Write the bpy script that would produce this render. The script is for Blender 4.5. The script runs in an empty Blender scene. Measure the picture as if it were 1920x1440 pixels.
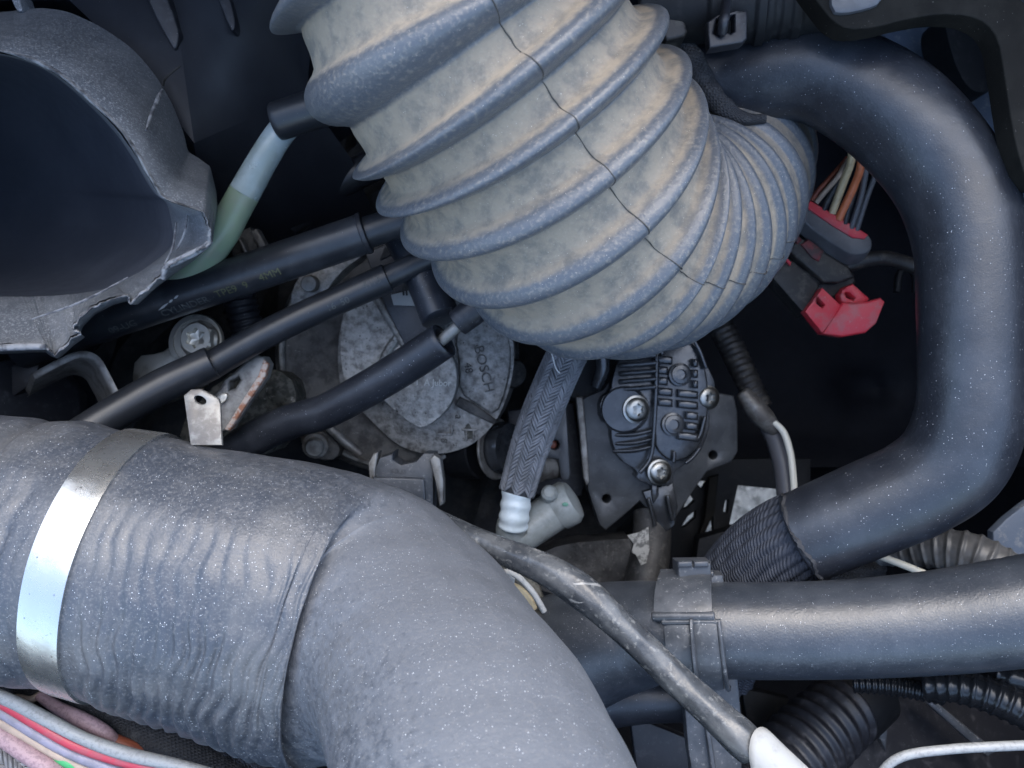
import bpy, bmesh, math, random
import numpy as np
from mathutils import Matrix, Vector
random.seed(7); RNG = np.random.default_rng(7)
scene = bpy.context.scene
COL = scene.collection

# ------------------------------------------------------------ camera, sky, sun, exposure
F = 1600.0                         # focal length in photograph pixels (1920 x 1440)
CAM_H, PITCH = 1.02, 64.0          # lens height above the ground, degrees below the horizon
cam_data = bpy.data.cameras.new('camera'); cam = bpy.data.objects.new('camera', cam_data)
COL.objects.link(cam)
cam.location = (0, 0, CAM_H); cam.rotation_euler = (math.radians(90 - PITCH), 0, 0)
cam_data.sensor_width = 36.0; cam_data.lens = 36.0 * F / 1920
cam_data.clip_start = 0.01; cam_data.clip_end = 500
cam_data.dof.use_dof = True; cam_data.dof.focus_distance = 0.245; cam_data.dof.aperture_fstop = 26
scene.camera = cam

SUN_EL, SUN_ROT = 68.0, 8.0
world = bpy.data.worlds.new('World'); scene.world = world; world.use_nodes = True
wn = world.node_tree.nodes; wl = world.node_tree.links
sky = wn.new('ShaderNodeTexSky'); sky.sky_type = 'NISHITA'; sky.sun_disc = False
sky.sun_elevation = math.radians(SUN_EL); sky.sun_rotation = math.radians(SUN_ROT)
sky.air_density = 1.0; sky.dust_density = 3.0; sky.ozone_density = 1.0
wl.new(sky.outputs[0], wn['Background'].inputs[0]); wn['Background'].inputs[1].default_value = 0.15
sun_data = bpy.data.lights.new('sun', 'SUN'); sun_data.energy = 0.5; sun_data.angle = math.radians(90)
sun_data.color = (1.0, 0.93, 0.84)
sun = bpy.data.objects.new('sun', sun_data); COL.objects.link(sun)
_e, _r = math.radians(SUN_EL), math.radians(SUN_ROT)
sun_dir = Vector((math.cos(_e) * math.sin(_r), math.cos(_e) * math.cos(_r), math.sin(_e)))
sun.rotation_euler = sun_dir.to_track_quat('Z', 'Y').to_euler(); sun.location = sun_dir * 5
scene.view_settings.view_transform = 'Standard'; scene.view_settings.look = 'None'
scene.view_settings.gamma = 1.0; scene.view_settings.use_curve_mapping = False
scene.view_settings.exposure = 2.1
scene.view_settings.use_white_balance = True
scene.view_settings.white_balance_temperature = 6300; scene.view_settings.white_balance_tint = 6
scene.render.engine = 'CYCLES'; scene.cycles.use_denoising = True
scene.cycles.max_bounces = 6; scene.cycles.transparent_max_bounces = 6

# ------------------------------------------------------------ pixel -> place
_c, _s = math.cos(cam.rotation_euler.x), math.sin(cam.rotation_euler.x)
CAMR = np.array([[1, 0, 0], [0, _c, -_s], [0, _s, _c]]); CAMO = np.array([0, 0, CAM_H])
def P(x, y, d):            # point seen at pixel (x, y), d metres in front of the lens
    return CAMR @ np.array([(x - 960) / F * d, -(y - 720) / F * d, -d]) + CAMO
def D(x, y, z):            # direction: right, down in the picture, towards the lens
    v = CAMR @ np.array([x, -y, z], float); return v / np.linalg.norm(v)
RIGHT, DOWN, NEAR = D(1, 0, 0), D(0, 1, 0), D(0, 0, 1)

# ------------------------------------------------------------ objects
SUBSTUFF = []
def new_obj(name, me, mat=None, parent=None):
    o = bpy.data.objects.new(name, me); COL.objects.link(o)
    if parent is not None: o.parent = parent
    if mat is not None and me is not None: me.materials.append(mat)
    return o
def tag(o, label, cat, group=None):
    o['label'] = label; o['category'] = cat
    if group: o['group'] = group
    return o
def thing(name, label, cat, group=None):
    return tag(new_obj(name, None), label, cat, group)
def shade(me, ang=38):
    for p in me.polygons: p.use_smooth = True
    me.set_sharp_from_angle(angle=math.radians(ang))
def mesh(name, verts, faces, mat, parent=None, ang=38, uv=None, attrs=None):
    me = bpy.data.meshes.new(name)
    me.from_pydata([tuple(map(float, v)) for v in verts], [], [tuple(map(int, f)) for f in faces])
    me.validate(); shade(me, ang)
    if uv is not None and len(uv) == len(me.loops):
        l = me.uv_layers.new(name='UVMap'); l.data.foreach_set('uv', np.asarray(uv, np.float32).ravel())
    for k, a in (attrs or {}).items():
        at = me.attributes.new(k, 'FLOAT', 'POINT'); at.data.foreach_set('value', np.asarray(a, np.float32))
    return new_obj(name, me, mat, parent)
def from_bm(name, bm, mat, parent=None, ang=38):
    me = bpy.data.meshes.new(name); bmesh.ops.recalc_face_normals(bm, faces=bm.faces[:])
    bm.to_mesh(me); bm.free(); shade(me, ang)
    return new_obj(name, me, mat, parent)

# ------------------------------------------------------------ swept tubes
def catmull(K, t):
    K = np.asarray(K, float); n = len(K)
    i = np.clip(np.floor(t).astype(int), 0, n - 2); u = (t - i)[:, None]
    g = lambda j: K[np.clip(j, 0, n - 1)]
    p0, p1, p2, p3 = g(i - 1), g(i), g(i + 1), g(i + 2)
    p0 = np.where((i == 0)[:, None], 2 * p1 - p2, p0); p3 = np.where((i == n - 2)[:, None], 2 * p2 - p1, p3)
    return 0.5 * (2 * p1 + (p2 - p0) * u + (2 * p0 - 5 * p1 + 4 * p2 - p3) * u**2 + (3 * p1 - p0 - 3 * p2 + p3) * u**3)
class Tube:
    def __init__(s, pts, per=8):
        K = np.array([list(P(p[0], p[1], p[2])) + [p[3] * p[2] / F] for p in pts])
        s.t = np.linspace(0, len(K) - 1, (len(K) - 1) * per + 1)
        Q = catmull(K, s.t); s.pos, s.rad = Q[:, :3], Q[:, 3]
        T = np.gradient(s.pos, axis=0); s.T = T / np.linalg.norm(T, axis=1)[:, None]
        s.len = np.concatenate([[0], np.cumsum(np.linalg.norm(np.diff(s.pos, axis=0), axis=1))])
        N = []; n = CAMO - s.pos[0]
        for k in range(len(s.pos)):
            n = n - s.T[k] * (n @ s.T[k]); n = n / np.linalg.norm(n); N.append(n)
        s.N = np.array(N); s.B = np.cross(s.T, s.N)
    def at(s, l, th, lift=0.0, rmul=1.0):
        f = lambda A: np.array([np.interp(l, s.len, A[:, c]) for c in range(3)])
        p, n, b = f(s.pos), f(s.N), f(s.B); r = np.interp(l, s.len, s.rad) * rmul
        return p + (n * math.cos(th) + b * math.sin(th)) * (r + lift)
def sweep(name, pts, mat, parent=None, per=8, m=28, rad=None, attrs=None, ends=('cap', 'cap'), ang=40, tube=None, ratio=None):
    """tube along pts (x, y, d, radius_px); rad(t, theta, len, r) -> radius; ends cap, hole or open"""
    tb = tube or Tube(pts, per); n = len(tb.pos)
    th = np.linspace(0, 2 * math.pi, m, endpoint=False)
    TT, TH = np.meshgrid(tb.t, th, indexing='ij'); LL = np.repeat(tb.len[:, None], m, 1); RR = np.repeat(tb.rad[:, None], m, 1)
    R = RR if rad is None else rad(TT, TH, LL, RR)
    ca, sa = np.cos(TH)[..., None], np.sin(TH)[..., None]
    if ratio: sa = sa * ratio
    V = tb.pos[:, None, :] + (tb.N[:, None, :] * ca + tb.B[:, None, :] * sa) * R[..., None]
    rings = [V[k] for k in range(n)]; lens = list(tb.len); A = {k: [f(TT, TH, LL)[i] for i in range(n)] for k, f in (attrs or {}).items()}
    def add_end(kind, first):
        k = 0 if first else n - 1; sg = 1 if first else -1
        c, base, t = tb.pos[k], V[k], tb.T[k]; r = tb.rad[k]
        if kind == 'hole': ex = [(0.96, -0.05), (0.80, -0.05), (0.74, 0.1), (0.72, 1.6), (0.02, 1.7)]
        elif kind == 'round': ex = [(0.97, -0.1), (0.88, -0.22), (0.7, -0.32), (0.4, -0.38), (0.02, -0.4)]
        else: ex = [(0.97, -0.03), (0.90, -0.06), (0.02, -0.06)]
        out = [(c + (base - c) * a + t * sg * r * b) for a, b in ex]
        return out
    e0 = add_end(ends[0], True) if ends[0] != 'open' else []; e1 = add_end(ends[1], False) if ends[1] != 'open' else []
    rings = e0[::-1] + rings + e1
    lens = [lens[0]] * len(e0) + lens + [lens[-1]] * len(e1)
    for k in A: A[k] = [A[k][0]] * len(e0) + A[k] + [A[k][-1]] * len(e1)
    VV = np.array(rings); nr = len(VV)
    i, j = np.meshgrid(np.arange(nr - 1), np.arange(m), indexing='ij'); j2 = (j + 1) % m
    faces = np.stack([i * m + j, i * m + j2, (i + 1) * m + j2, (i + 1) * m + j], -1).reshape(-1, 4)
    lens = np.array(lens); rm = float(np.mean(tb.rad)) * 2 * math.pi / m
    uv = np.stack([np.stack([lens[i], j * rm], -1), np.stack([lens[i], (j + 1) * rm], -1),
                   np.stack([lens[i + 1], (j + 1) * rm], -1), np.stack([lens[i + 1], j * rm], -1)], -2).reshape(-1, 2)
    o = mesh(name, VV.reshape(-1, 3), faces, mat, parent, ang, uv, {k: np.array(a).ravel() for k, a in A.items()})
    return o, tb

# ------------------------------------------------------------ plates, turned parts, lettering
def chaikin(pts, it=2, closed=True):
    pts = [tuple(map(float, p)) for p in pts]
    for _ in range(it):
        out = []; n = len(pts)
        for k in range(n if closed else n - 1):
            a, b = np.array(pts[k]), np.array(pts[(k + 1) % n])
            out += [tuple(a * .75 + b * .25), tuple(a * .25 + b * .75)]
        pts = out if closed else [pts[0]] + out + [pts[-1]]
    return pts
def plate(name, outline, d, thick, mat, parent=None, holes=(), slope=(0, 0), bevel=0.4, rnd=0, ang=35, seg=2, pull=None):
    """outline in pixels, lying d metres off (slope: metres of depth per pixel), thick mm deep away from the lens"""
    if rnd: outline = chaikin(outline, rnd)
    ox = np.mean([p[0] for p in outline]); oy = np.mean([p[1] for p in outline])
    dep = lambda x, y: d + slope[0] * (x - ox) + slope[1] * (y - oy)
    bm = bmesh.new()
    def loop(pts):
        vs = [bm.verts.new(P(p[0], p[1], dep(p[0], p[1]))) for p in pts]
        return [bm.edges.new((vs[k], vs[(k + 1) % len(vs)])) for k in range(len(vs))]
    es = loop(outline)
    for h in holes: es += loop(h)
    bmesh.ops.triangle_fill(bm, use_beauty=True, use_dissolve=False, edges=es)
    bmesh.ops.recalc_face_normals(bm, faces=bm.faces[:])
    fs = bm.faces[:]
    if sum(f.normal.dot(Vector(NEAR)) for f in fs) < 0: bmesh.ops.reverse_faces(bm, faces=fs)
    bnd = [e for e in bm.edges if len(e.link_faces) == 1]
    ret = bmesh.ops.extrude_edge_only(bm, edges=bnd)
    nv = [g for g in ret['geom'] if isinstance(g, bmesh.types.BMVert)]
    off = Vector(-NEAR if pull is None else pull) * thick * 1e-3
    bmesh.ops.translate(bm, vec=off, verts=nv)
    back = [e for e in bm.edges if len(e.link_faces) == 1]
    bmesh.ops.triangle_fill(bm, use_beauty=True, use_dissolve=False, edges=back)
    bmesh.ops.recalc_face_normals(bm, faces=bm.faces[:])
    if bevel:
        be = [e for e in bnd if e.is_valid and len(e.link_faces) == 2]
        try: bmesh.ops.bevel(bm, geom=be, offset=bevel * 1e-3, segments=seg, affect='EDGES', profile=0.5, clamp_overlap=True)
        except Exception: pass
    return from_bm(name, bm, mat, parent, ang)
def rect(cx, cy, w, h, a=0):
    c, s = math.cos(math.radians(a)), math.sin(math.radians(a))
    return [(cx + x * c - y * s, cy + x * s + y * c) for x, y in ((-w / 2, -h / 2), (w / 2, -h / 2), (w / 2, h / 2), (-w / 2, h / 2))]
def circ(cx, cy, r, n=20, sq=1.0, a=0):
    c, s = math.cos(math.radians(a)), math.sin(math.radians(a)); out = []
    for k in range(n):
        x, y = r * math.cos(2 * math.pi * k / n), r * sq * math.sin(2 * math.pi * k / n)
        out.append((cx + x * c - y * s, cy + x * s + y * c))
    return out
def lathe(name, c, axis, prof, mat, parent=None, m=36, ang=35, rot=0.0):
    """turned part: prof = (r_px, h_px[, 'h' hexagon | 's' star]) along axis (right, down, near)"""
    o, d = P(*c), c[2]; ax = D(*axis); u = np.cross(ax, RIGHT if abs(ax @ RIGHT) < .9 else DOWN); u /= np.linalg.norm(u); v = np.cross(ax, u)
    th = np.linspace(0, 2 * math.pi, m, endpoint=False) + rot; V = []
    for p in prof:
        r = np.full(m, p[0] * d / F); k = p[2] if len(p) > 2 else ''
        if k == 'h': r = r / np.cos((th % (math.pi / 3)) - math.pi / 6) * .93
        if k == 's': r = r * (1 + .17 * np.cos(6 * th))
        V.append(o + ax * (p[1] * d / F) + np.outer(np.cos(th) * r, u) + np.outer(np.sin(th) * r, v))
    V = np.array(V); nr = len(V)
    i, j = np.meshgrid(np.arange(nr - 1), np.arange(m), indexing='ij'); j2 = (j + 1) % m
    f = np.stack([i * m + j, i * m + j2, (i + 1) * m + j2, (i + 1) * m + j], -1).reshape(-1, 4)
    return mesh(name, V.reshape(-1, 3), f, mat, parent, ang)
def text_mesh(string, h, ex):
    cu = bpy.data.curves.new('lettering', 'FONT'); cu.body = string; cu.size = h * 1.38; cu.extrude = ex
    cu.align_x = 'CENTER'; cu.align_y = 'CENTER'; cu.resolution_u = 3
    o = bpy.data.objects.new('lettering', cu); COL.objects.link(o)
    dg = bpy.context.evaluated_depsgraph_get(); dg.update()
    me = bpy.data.meshes.new_from_object(o.evaluated_get(dg)); bpy.data.objects.remove(o); bpy.data.curves.remove(cu)
    return me
def letters(name, string, c, angle, h_px, mat, parent, ex=0.25, squash=1.0):
    d = c[2]; me = text_mesh(string, h_px * d / F, ex * 1e-3); o = P(*c)
    a = math.radians(angle); rx = RIGHT * math.cos(a) + DOWN * math.sin(a); up = -(DOWN * math.cos(a) - RIGHT * math.sin(a))
    M = np.zeros(len(me.vertices) * 3); me.vertices.foreach_get('co', M); M = M.reshape(-1, 3)
    W = o + np.outer(M[:, 0] * squash, rx) + np.outer(M[:, 1], up) + np.outer(M[:, 2], NEAR)
    me.vertices.foreach_set('co', W.ravel()); me.update(); ob = new_obj(name, me, None, parent)
    me.materials.clear(); me.materials.append(mat); return ob
def letters_on(name, string, tb, l0, th0, h, mat, parent, lift=1e-4, flip=1):
    me = text_mesh(string, h, 2e-5)
    M = np.zeros(len(me.vertices) * 3); me.vertices.foreach_get('co', M); M = M.reshape(-1, 3)
    W = []
    for x, y, z in M:
        l = l0 + flip * x; r = np.interp(l, tb.len, tb.rad); W.append(tb.at(l, th0 - flip * y / r, lift + z))
    me.vertices.foreach_set('co', np.array(W).ravel()); me.update(); ob = new_obj(name, me, None, parent)
    me.materials.clear(); me.materials.append(mat); return ob
def loft(name, rows, mat, parent=None, closed=False, ang=40, attrs=None):
    V = np.array([[P(*p) for p in r] for r in rows]); nr, m = V.shape[:2]; faces = []
    for i in range(nr - 1):
        for j in range(m if closed else m - 1):
            a, b = j, (j + 1) % m; faces.append((i * m + a, i * m + b, (i + 1) * m + b, (i + 1) * m + a))
    return mesh(name, V.reshape(-1, 3), faces, mat, parent, ang, attrs=attrs)
def solidify(o, mm):
    md = o.modifiers.new('thickness', 'SOLIDIFY'); md.thickness = mm * 1e-3; md.offset = 0; return o
def resample(pts, n, smooth=True):
    K = np.array(pts, float); t = np.linspace(0, len(K) - 1, n)
    return catmull(K, t) if smooth else np.array([np.interp(t, np.arange(len(K)), K[:, c]) for c in range(K.shape[1])]).T
def finalize():
    """move every thing's origin to the foot of the thing"""
    done = set()
    for r in [o for o in COL.objects if o.parent is None and o.type in ('MESH', 'EMPTY')]:
        tree = [r] + list(r.children_recursive); ms = [o for o in tree if o.type == 'MESH']
        if not ms: continue
        lo, hi = np.full(3, 1e9), np.full(3, -1e9)
        for o in ms:
            A = np.zeros(len(o.data.vertices) * 3); o.data.vertices.foreach_get('co', A); A = A.reshape(-1, 3)
            if len(A): lo = np.minimum(lo, A.min(0)); hi = np.maximum(hi, A.max(0))
        L = Vector(((lo[0] + hi[0]) / 2, (lo[1] + hi[1]) / 2, lo[2]))
        for o in ms:
            if o.data.name not in done: o.data.transform(Matrix.Translation(-L)); done.add(o.data.name)
        r.location = L

# ------------------------------------------------------------ materials
def mat(name, base, rough=0.5, metal=0.0, mott=None, dust=None, speck=None, bump=None, bump2=None, rvar=0.1, coat=0.0,
        trans=0.0, attr=None, weave=None, spec=0.5, scratch=None, sss=0.0):
    """mott (colour, scale, lo, hi) blotches; dust (colour, scale, lo, hi, amount); speck (colour, scale, size);
    bump (scale, mm, detail); attr (name, colour at 1, rough at 1, softness noise)"""
    m = bpy.data.materials.new(name); m.use_nodes = True; nt = m.node_tree; N, L = nt.nodes, nt.links
    b = N['Principled BSDF']; tc = N.new('ShaderNodeTexCoord'); co = tc.outputs['Object']
    def noise(scale, detail=4, rough_=.55, vec=None, dist=0.0):
        n = N.new('ShaderNodeTexNoise'); n.inputs['Scale'].default_value = scale; n.inputs['Detail'].default_value = detail
        n.inputs['Roughness'].default_value = rough_; n.inputs['Distortion'].default_value = dist
        L.new(vec or co, n.inputs['Vector']); return n.outputs[0]
    def ramp(src, lo, hi, a=0.0, c=1.0):
        r = N.new('ShaderNodeMapRange'); r.interpolation_type = 'SMOOTHSTEP'
        for k, v in zip(('From Min', 'From Max', 'To Min', 'To Max'), (lo, hi, a, c)): r.inputs[k].default_value = v
        L.new(src, r.inputs['Value']); return r.outputs[0]
    def mix(fac, a, c):
        x = N.new('ShaderNodeMix'); x.data_type = 'RGBA'
        (L.new(fac, x.inputs[0]) if not isinstance(fac, float) else setattr(x.inputs[0], 'default_value', fac))
        for s, v in ((6, a), (7, c)):
            if isinstance(v, tuple): x.inputs[s].default_value = v + (1,)
            else: L.new(v, x.inputs[s])
        return x.outputs[2]
    def math_(op, a, c):
        x = N.new('ShaderNodeMath'); x.operation = op
        for s, v in ((0, a), (1, c)):
            if isinstance(v, (int, float)): x.inputs[s].default_value = v
            else: L.new(v, x.inputs[s])
        return x.outputs[0]
    col = base; rsrc = None; h = None
    if mott: col = mix(ramp(noise(mott[1], 6, .62), mott[2], mott[3]), col, mott[0])
    if attr:
        at = N.new('ShaderNodeAttribute'); at.attribute_name = attr[0]
        f = math_('ADD', at.outputs['Fac'], math_('MULTIPLY', math_('SUBTRACT', noise(attr[4], 6, .65), .5), attr[3]))
        f = ramp(f, .3, .72); col = mix(f, col, attr[1]); rsrc = ramp(f, 0, 1, rough, attr[2])
    if dust:
        df = math_('MULTIPLY', ramp(noise(dust[1], 8, .68), dust[2], dust[3]), dust[4])
        col = mix(df, col, dust[0]); rsrc = math_('ADD', rsrc if rsrc else rough, math_('MULTIPLY', df, .35))
    if speck:
        v = N.new('ShaderNodeTexVoronoi'); v.inputs['Scale'].default_value = speck[1]; L.new(co, v.inputs['Vector'])
        sf = math_('MULTIPLY', ramp(v.outputs['Distance'], speck[2], speck[2] * .5), ramp(noise(speck[1] * .31, 2), .42, .62))
        wn_ = N.new('ShaderNodeSeparateColor'); L.new(v.outputs['Color'], wn_.inputs[0])
        sf = math_('MULTIPLY', sf, ramp(wn_.outputs[0], .35, .9)); col = mix(sf, col, speck[0])
    if scratch:
        mp = N.new('ShaderNodeMapping'); mp.inputs['Scale'].default_value = scratch[2]; L.new(co, mp.inputs['Vector'])
        sc = ramp(noise(scratch[1], 3, .7, mp.outputs[0], 1.2), scratch[3], scratch[3] + .03); col = mix(sc, col, scratch[0])
    if isinstance(col, tuple): b.inputs['Base Color'].default_value = col + (1,)
    else: L.new(col, b.inputs['Base Color'])
    rv = math_('MULTIPLY', math_('SUBTRACT', noise(180, 5, .6), .5), rvar * 2)
    L.new(math_('ADD', rsrc if rsrc else rough, rv), b.inputs['Roughness'])
    b.inputs['Metallic'].default_value = metal; b.inputs['Specular IOR Level'].default_value = spec
    b.inputs['Coat Weight'].default_value = coat; b.inputs['Transmission Weight'].default_value = trans
    if sss: b.inputs['Subsurface Weight'].default_value = sss; b.inputs['Subsurface Radius'].default_value = (.004, .004, .004)
    last = None
    def addbump(src, mm):
        nonlocal last
        bp = N.new('ShaderNodeBump'); bp.inputs['Distance'].default_value = mm * 1e-3; bp.inputs['Strength'].default_value = 1.0
        L.new(src, bp.inputs['Height'])
        if last: L.new(last, bp.inputs['Normal'])
        last = bp.outputs[0]
    if bump: addbump(noise(bump[0], bump[2] if len(bump) > 2 else 5, .6), bump[1])
    if bump2: addbump(noise(bump2[0], 3, .5), bump2[1])
    if weave:     # (cords per metre along, across, mm)
        u = N.new('ShaderNodeUVMap'); u.uv_map = 'UVMap'; sp = N.new('ShaderNodeSeparateXYZ'); L.new(u.outputs[0], sp.inputs[0])
        a = math_('SINE', math_('ADD', math_('MULTIPLY', sp.outputs[0], weave[0] * 6.283), math_('MULTIPLY', sp.outputs[1], weave[1] * 6.283)), 0.0)
        c = math_('SINE', math_('SUBTRACT', math_('MULTIPLY', sp.outputs[0], weave[0] * 6.283), math_('MULTIPLY', sp.outputs[1], weave[1] * 6.283)), 0.0)
        wv = math_('MAXIMUM', a, c) if weave[3] else a
        addbump(wv, weave[2])
    if last: L.new(last, b.inputs['Normal'])
    return m
M = {}
M['duct'] = mat('dusty_grey_rubber', (.275, .230, .175), .85, mott=((.15, .138, .12), 160, .40, .70), attr=('crest', (.078, .087, .102), .32, .34, 420),
                dust=((.36, .32, .26), 900, .48, .70, .34), speck=((.62, .58, .52), 1500, .16), bump=(900, .2, 8), bump2=(90, .35))
M['seam'] = mat('dark_parting_line', (.05, .048, .045), .7, bump=(900, .1))
M['turbo'] = mat('dusty_blue_grey_rubber', attr=('dusty', (.108, .117, .135), .5, 1.0, 420), base=(.045, .052, .066), rough=.38, spec=.6, mott=((.085, .087, .092), 28, .42, .64), dust=((.15, .152, .158), 1100, .5, .64, .5),
                 speck=((.75, .78, .82), 1700, .24), bump=(1500, .12), bump2=(140, .35), rvar=.12)
M['hose'] = mat('black_coolant_hose', (.014, .0165, .023), .38, spec=.7, mott=((.03, .034, .043), 60, .4, .7), dust=((.12, .125, .14), 1500, .57, .7, .35),
                speck=((.7, .72, .75), 1200, .17), bump=(1800, .06), bump2=(220, .12), rvar=.08)
M['hose_dusty'] = mat('dusty_black_hose', (.024, .029, .038), .36, spec=.75, mott=((.045, .051, .062), 60, .4, .7), dust=((.15, .155, .165), 1500, .55, .68, .35),
                      speck=((.7, .73, .78), 1500, .18), bump=(1600, .08), bump2=(200, .15), rvar=.08)
M['tpe'] = mat('smooth_black_tubing', (.016, .018, .022), .36, mott=((.035, .037, .042), 70, .45, .7), speck=((.5, .5, .5), 900, .08), bump=(1500, .025), rvar=.06)
M['plastic'] = mat('black_moulded_plastic', (.018, .019, .024), .42, dust=((.11, .11, .12), 260, .5, .72, .4), speck=((.5, .5, .5), 900, .1), bump=(1400, .05))
M['cowl'] = mat('smooth_black_cowl', (.020, .022, .028), .38, mott=((.03, .033, .04), 30, .4, .7), speck=((.35, .35, .35), 900, .08), bump=(1400, .03))
M['plastic_dark'] = mat('deep_black_plastic', (.007, .008, .010), .6, spec=.3, dust=((.05, .05, .05), 200, .52, .7, .35), bump=(900, .06))
M['bucket'] = mat('dusty_duct_plastic', (.105, .115, .13), .40, mott=((.17, .18, .195), 60, .38, .7), dust=((.42, .43, .44), 1300, .5, .63, .6),
                  speck=((.75, .75, .75), 1300, .22), bump=(1500, .09), scratch=((.30, .30, .30), 60, (1, 5, 1), .70))
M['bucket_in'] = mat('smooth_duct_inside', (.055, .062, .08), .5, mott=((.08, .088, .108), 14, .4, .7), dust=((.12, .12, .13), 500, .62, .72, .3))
M['broken'] = mat('whitened_broken_plastic', (.24, .245, .255), .8, mott=((.07, .072, .08), 260, .40, .62), bump=(1200, .3))
M['alu'] = mat('weathered_cast_aluminium', (.33, .325, .31), .50, metal=.55, mott=((.12, .115, .108), 300, .36, .70), dust=((.42, .41, .39), 420, .5, .64, .45),
               speck=((.05, .045, .04), 700, .3), bump=(800, .3, 8), bump2=(120, .3))
M['alu_dark'] = mat('dull_dark_casting', (.085, .083, .08), .55, metal=.4, mott=((.035, .034, .034), 120, .42, .6), dust=((.2, .19, .17), 300, .5, .68, .4),
                    bump=(500, .3, 8), scratch=((.4, .39, .36), 90, (1, 6, 1), .70))
M['block'] = mat('mottled_engine_casting', (.12, .115, .098), .75, metal=.2, mott=((.045, .045, .038), 320, .42, .58), dust=((.42, .40, .36), 90, .62, .66, .7), bump=(300, .8, 8))
M['alt'] = mat('satin_black_alternator', (.034, .037, .042), .22, spec=.8, metal=.3, mott=((.06, .064, .07), 120, .42, .64), speck=((.4, .4, .4), 900, .1), bump=(700, .06), rvar=.1)
M['alt_plate'] = mat('dark_grey_bracket', (.075, .08, .086), .42, metal=.3, mott=((.05, .054, .06), 90, .42, .62), speck=((.35, .35, .36), 1100, .15), bump=(900, .06))
M['steel'] = mat('bright_steel_band', (.60, .60, .585), .27, metal=.9, mott=((.42, .41, .39), 60, .5, .72), speck=((.06, .05, .04), 700, .24), bump=(60, .25), rvar=.08,
                 scratch=((.25, .24, .22), 50, (2, 9, 2), .68))
M['zinc'] = mat('zinc_plated_steel', (.62, .60, .54), .38, metal=.85, mott=((.33, .31, .27), 120, .45, .65), speck=((.15, .12, .1), 600, .12), bump=(600, .06))
M['zinc_dull'] = mat('dull_grey_metal', (.26, .255, .24), .5, metal=.5, mott=((.14, .13, .12), 140, .42, .62), dust=((.35, .34, .31), 300, .55, .68, .4), bump=(500, .12))
M['screw'] = mat('shiny_screw_steel', (.34, .34, .32), .36, metal=1.0, mott=((.3, .29, .27), 200, .5, .68), bump=(400, .05))
M['rust'] = mat('chipped_rusty_edge', (.30, .14, .085), .8, mott=((.42, .36, .32), 380, .42, .56), bump=(700, .4), speck=((.06, .03, .02), 600, .3))
M['green_tube'] = mat('cloudy_green_tube', (.30, .40, .27), .32, trans=.35, mott=((.30, .36, .27), 70, .45, .62), speck=((.1, .12, .08), 350, .1), sss=.0, rvar=.05)
M['clear_tube'] = mat('sky_tinted_clear_tube', (.42, .50, .52), .26, trans=.3, mott=((.34, .40, .38), 60, .45, .62), rvar=.05)  # pale blue of the reflected sky put into the base colour
M['braid_core'] = mat('braid_core', (.02, .022, .026), .7)
M['braid'] = mat('grey_braid_strand', (.20, .205, .22), .5, mott=((.13, .135, .145), 160, .4, .62), bump=(2500, .05))
M['white_pl'] = mat('pale_blue_white_plastic', (.62, .68, .70), .3, mott=((.5, .55, .55), 90, .45, .65), sss=.2)
M['grey_pl'] = mat('translucent_grey_plastic', (.25, .27, .265), .42, mott=((.17, .18, .17), 110, .4, .62), dust=((.36, .36, .34), 240, .55, .68, .4), bump=(500, .06))
M['green'] = mat('green_mark', (.10, .24, .17), .5)
M['textile'] = mat('ribbed_textile_sleeve', (.022, .027, .04), .75, mott=((.04, .046, .062), 200, .42, .62), weave=(900, 450, .14, False), bump=(1500, .06))
M['tape'] = mat('black_cloth_tape', (.02, .021, .025), .72, dust=((.10, .10, .10), 400, .52, .68, .4), weave=(700, 700, .12, True), bump=(500, .12))
M['red'] = mat('red_connector_plastic', (.62, .035, .055), .42, mott=((.50, .09, .10), 120, .46, .62), dust=((.60, .25, .25), 500, .58, .7, .45), bump=(900, .05))
M['red_dirty'] = mat('dirty_red_plastic', (.20, .03, .035), .55, mott=((.06, .03, .03), 200, .42, .6))
M['conn'] = mat('grimy_black_connector', (.022, .021, .021), .5, dust=((.13, .12, .10), 240, .5, .66, .5), speck=((.4, .38, .34), 900, .14), bump=(900, .08))
M['grey_seal'] = mat('grey_connector_frame', (.085, .09, .10), .4, mott=((.06, .062, .07), 110, .42, .62), bump=(900, .04))
M['cream'] = mat('cream_wire', (.62, .50, .30), .42, mott=((.45, .36, .22), 130, .5, .66)); M['orange'] = mat('orange_wire', (.66, .20, .085), .42, mott=((.5, .16, .08), 150, .48, .66))
M['wire_black'] = mat('black_wire', (.03, .031, .035), .4, dust=((.14, .13, .12), 300, .5, .68, .4)); M['wire_grey'] = mat('grey_wire', (.11, .11, .12), .45)
M['brown'] = mat('red_brown_wire', (.26, .075, .04), .5, mott=((.16, .05, .035), 200, .42, .62)); M['tan'] = mat('tan_wire', (.40, .31, .24), .5, mott=((.32, .25, .2), 160, .42, .62))
M['wire_white'] = mat('grubby_white_wire', (.30, .31, .31), .48, mott=((.22, .225, .225), 900, .45, .66)); M['wire_red'] = mat('pinkish_red_wire', (.44, .045, .07), .42, mott=((.38, .07, .09), 200, .45, .6))
M['wire_violet'] = mat('pale_violet_wire', (.26, .245, .31), .48, mott=((.21, .2, .24), 200, .42, .6)); M['wire_pink'] = mat('dusty_pink_wire', (.34, .235, .255), .55, mott=((.25, .17, .19), 900, .45, .6), bump=(500, .2))
M['wire_green'] = mat('green_wire', (.06, .34, .12), .45); M['yellow'] = mat('yellow_wire', (.55, .45, .05), .5)
M['bright_white'] = mat('clean_white_wire', (.78, .76, .66), .4)
M['label'] = mat('white_paper_label', (.34, .34, .33), .7, mott=((.24, .24, .235), 150, .5, .68), speck=((.25, .25, .24), 900, .12), bump=(300, .15))
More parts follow.
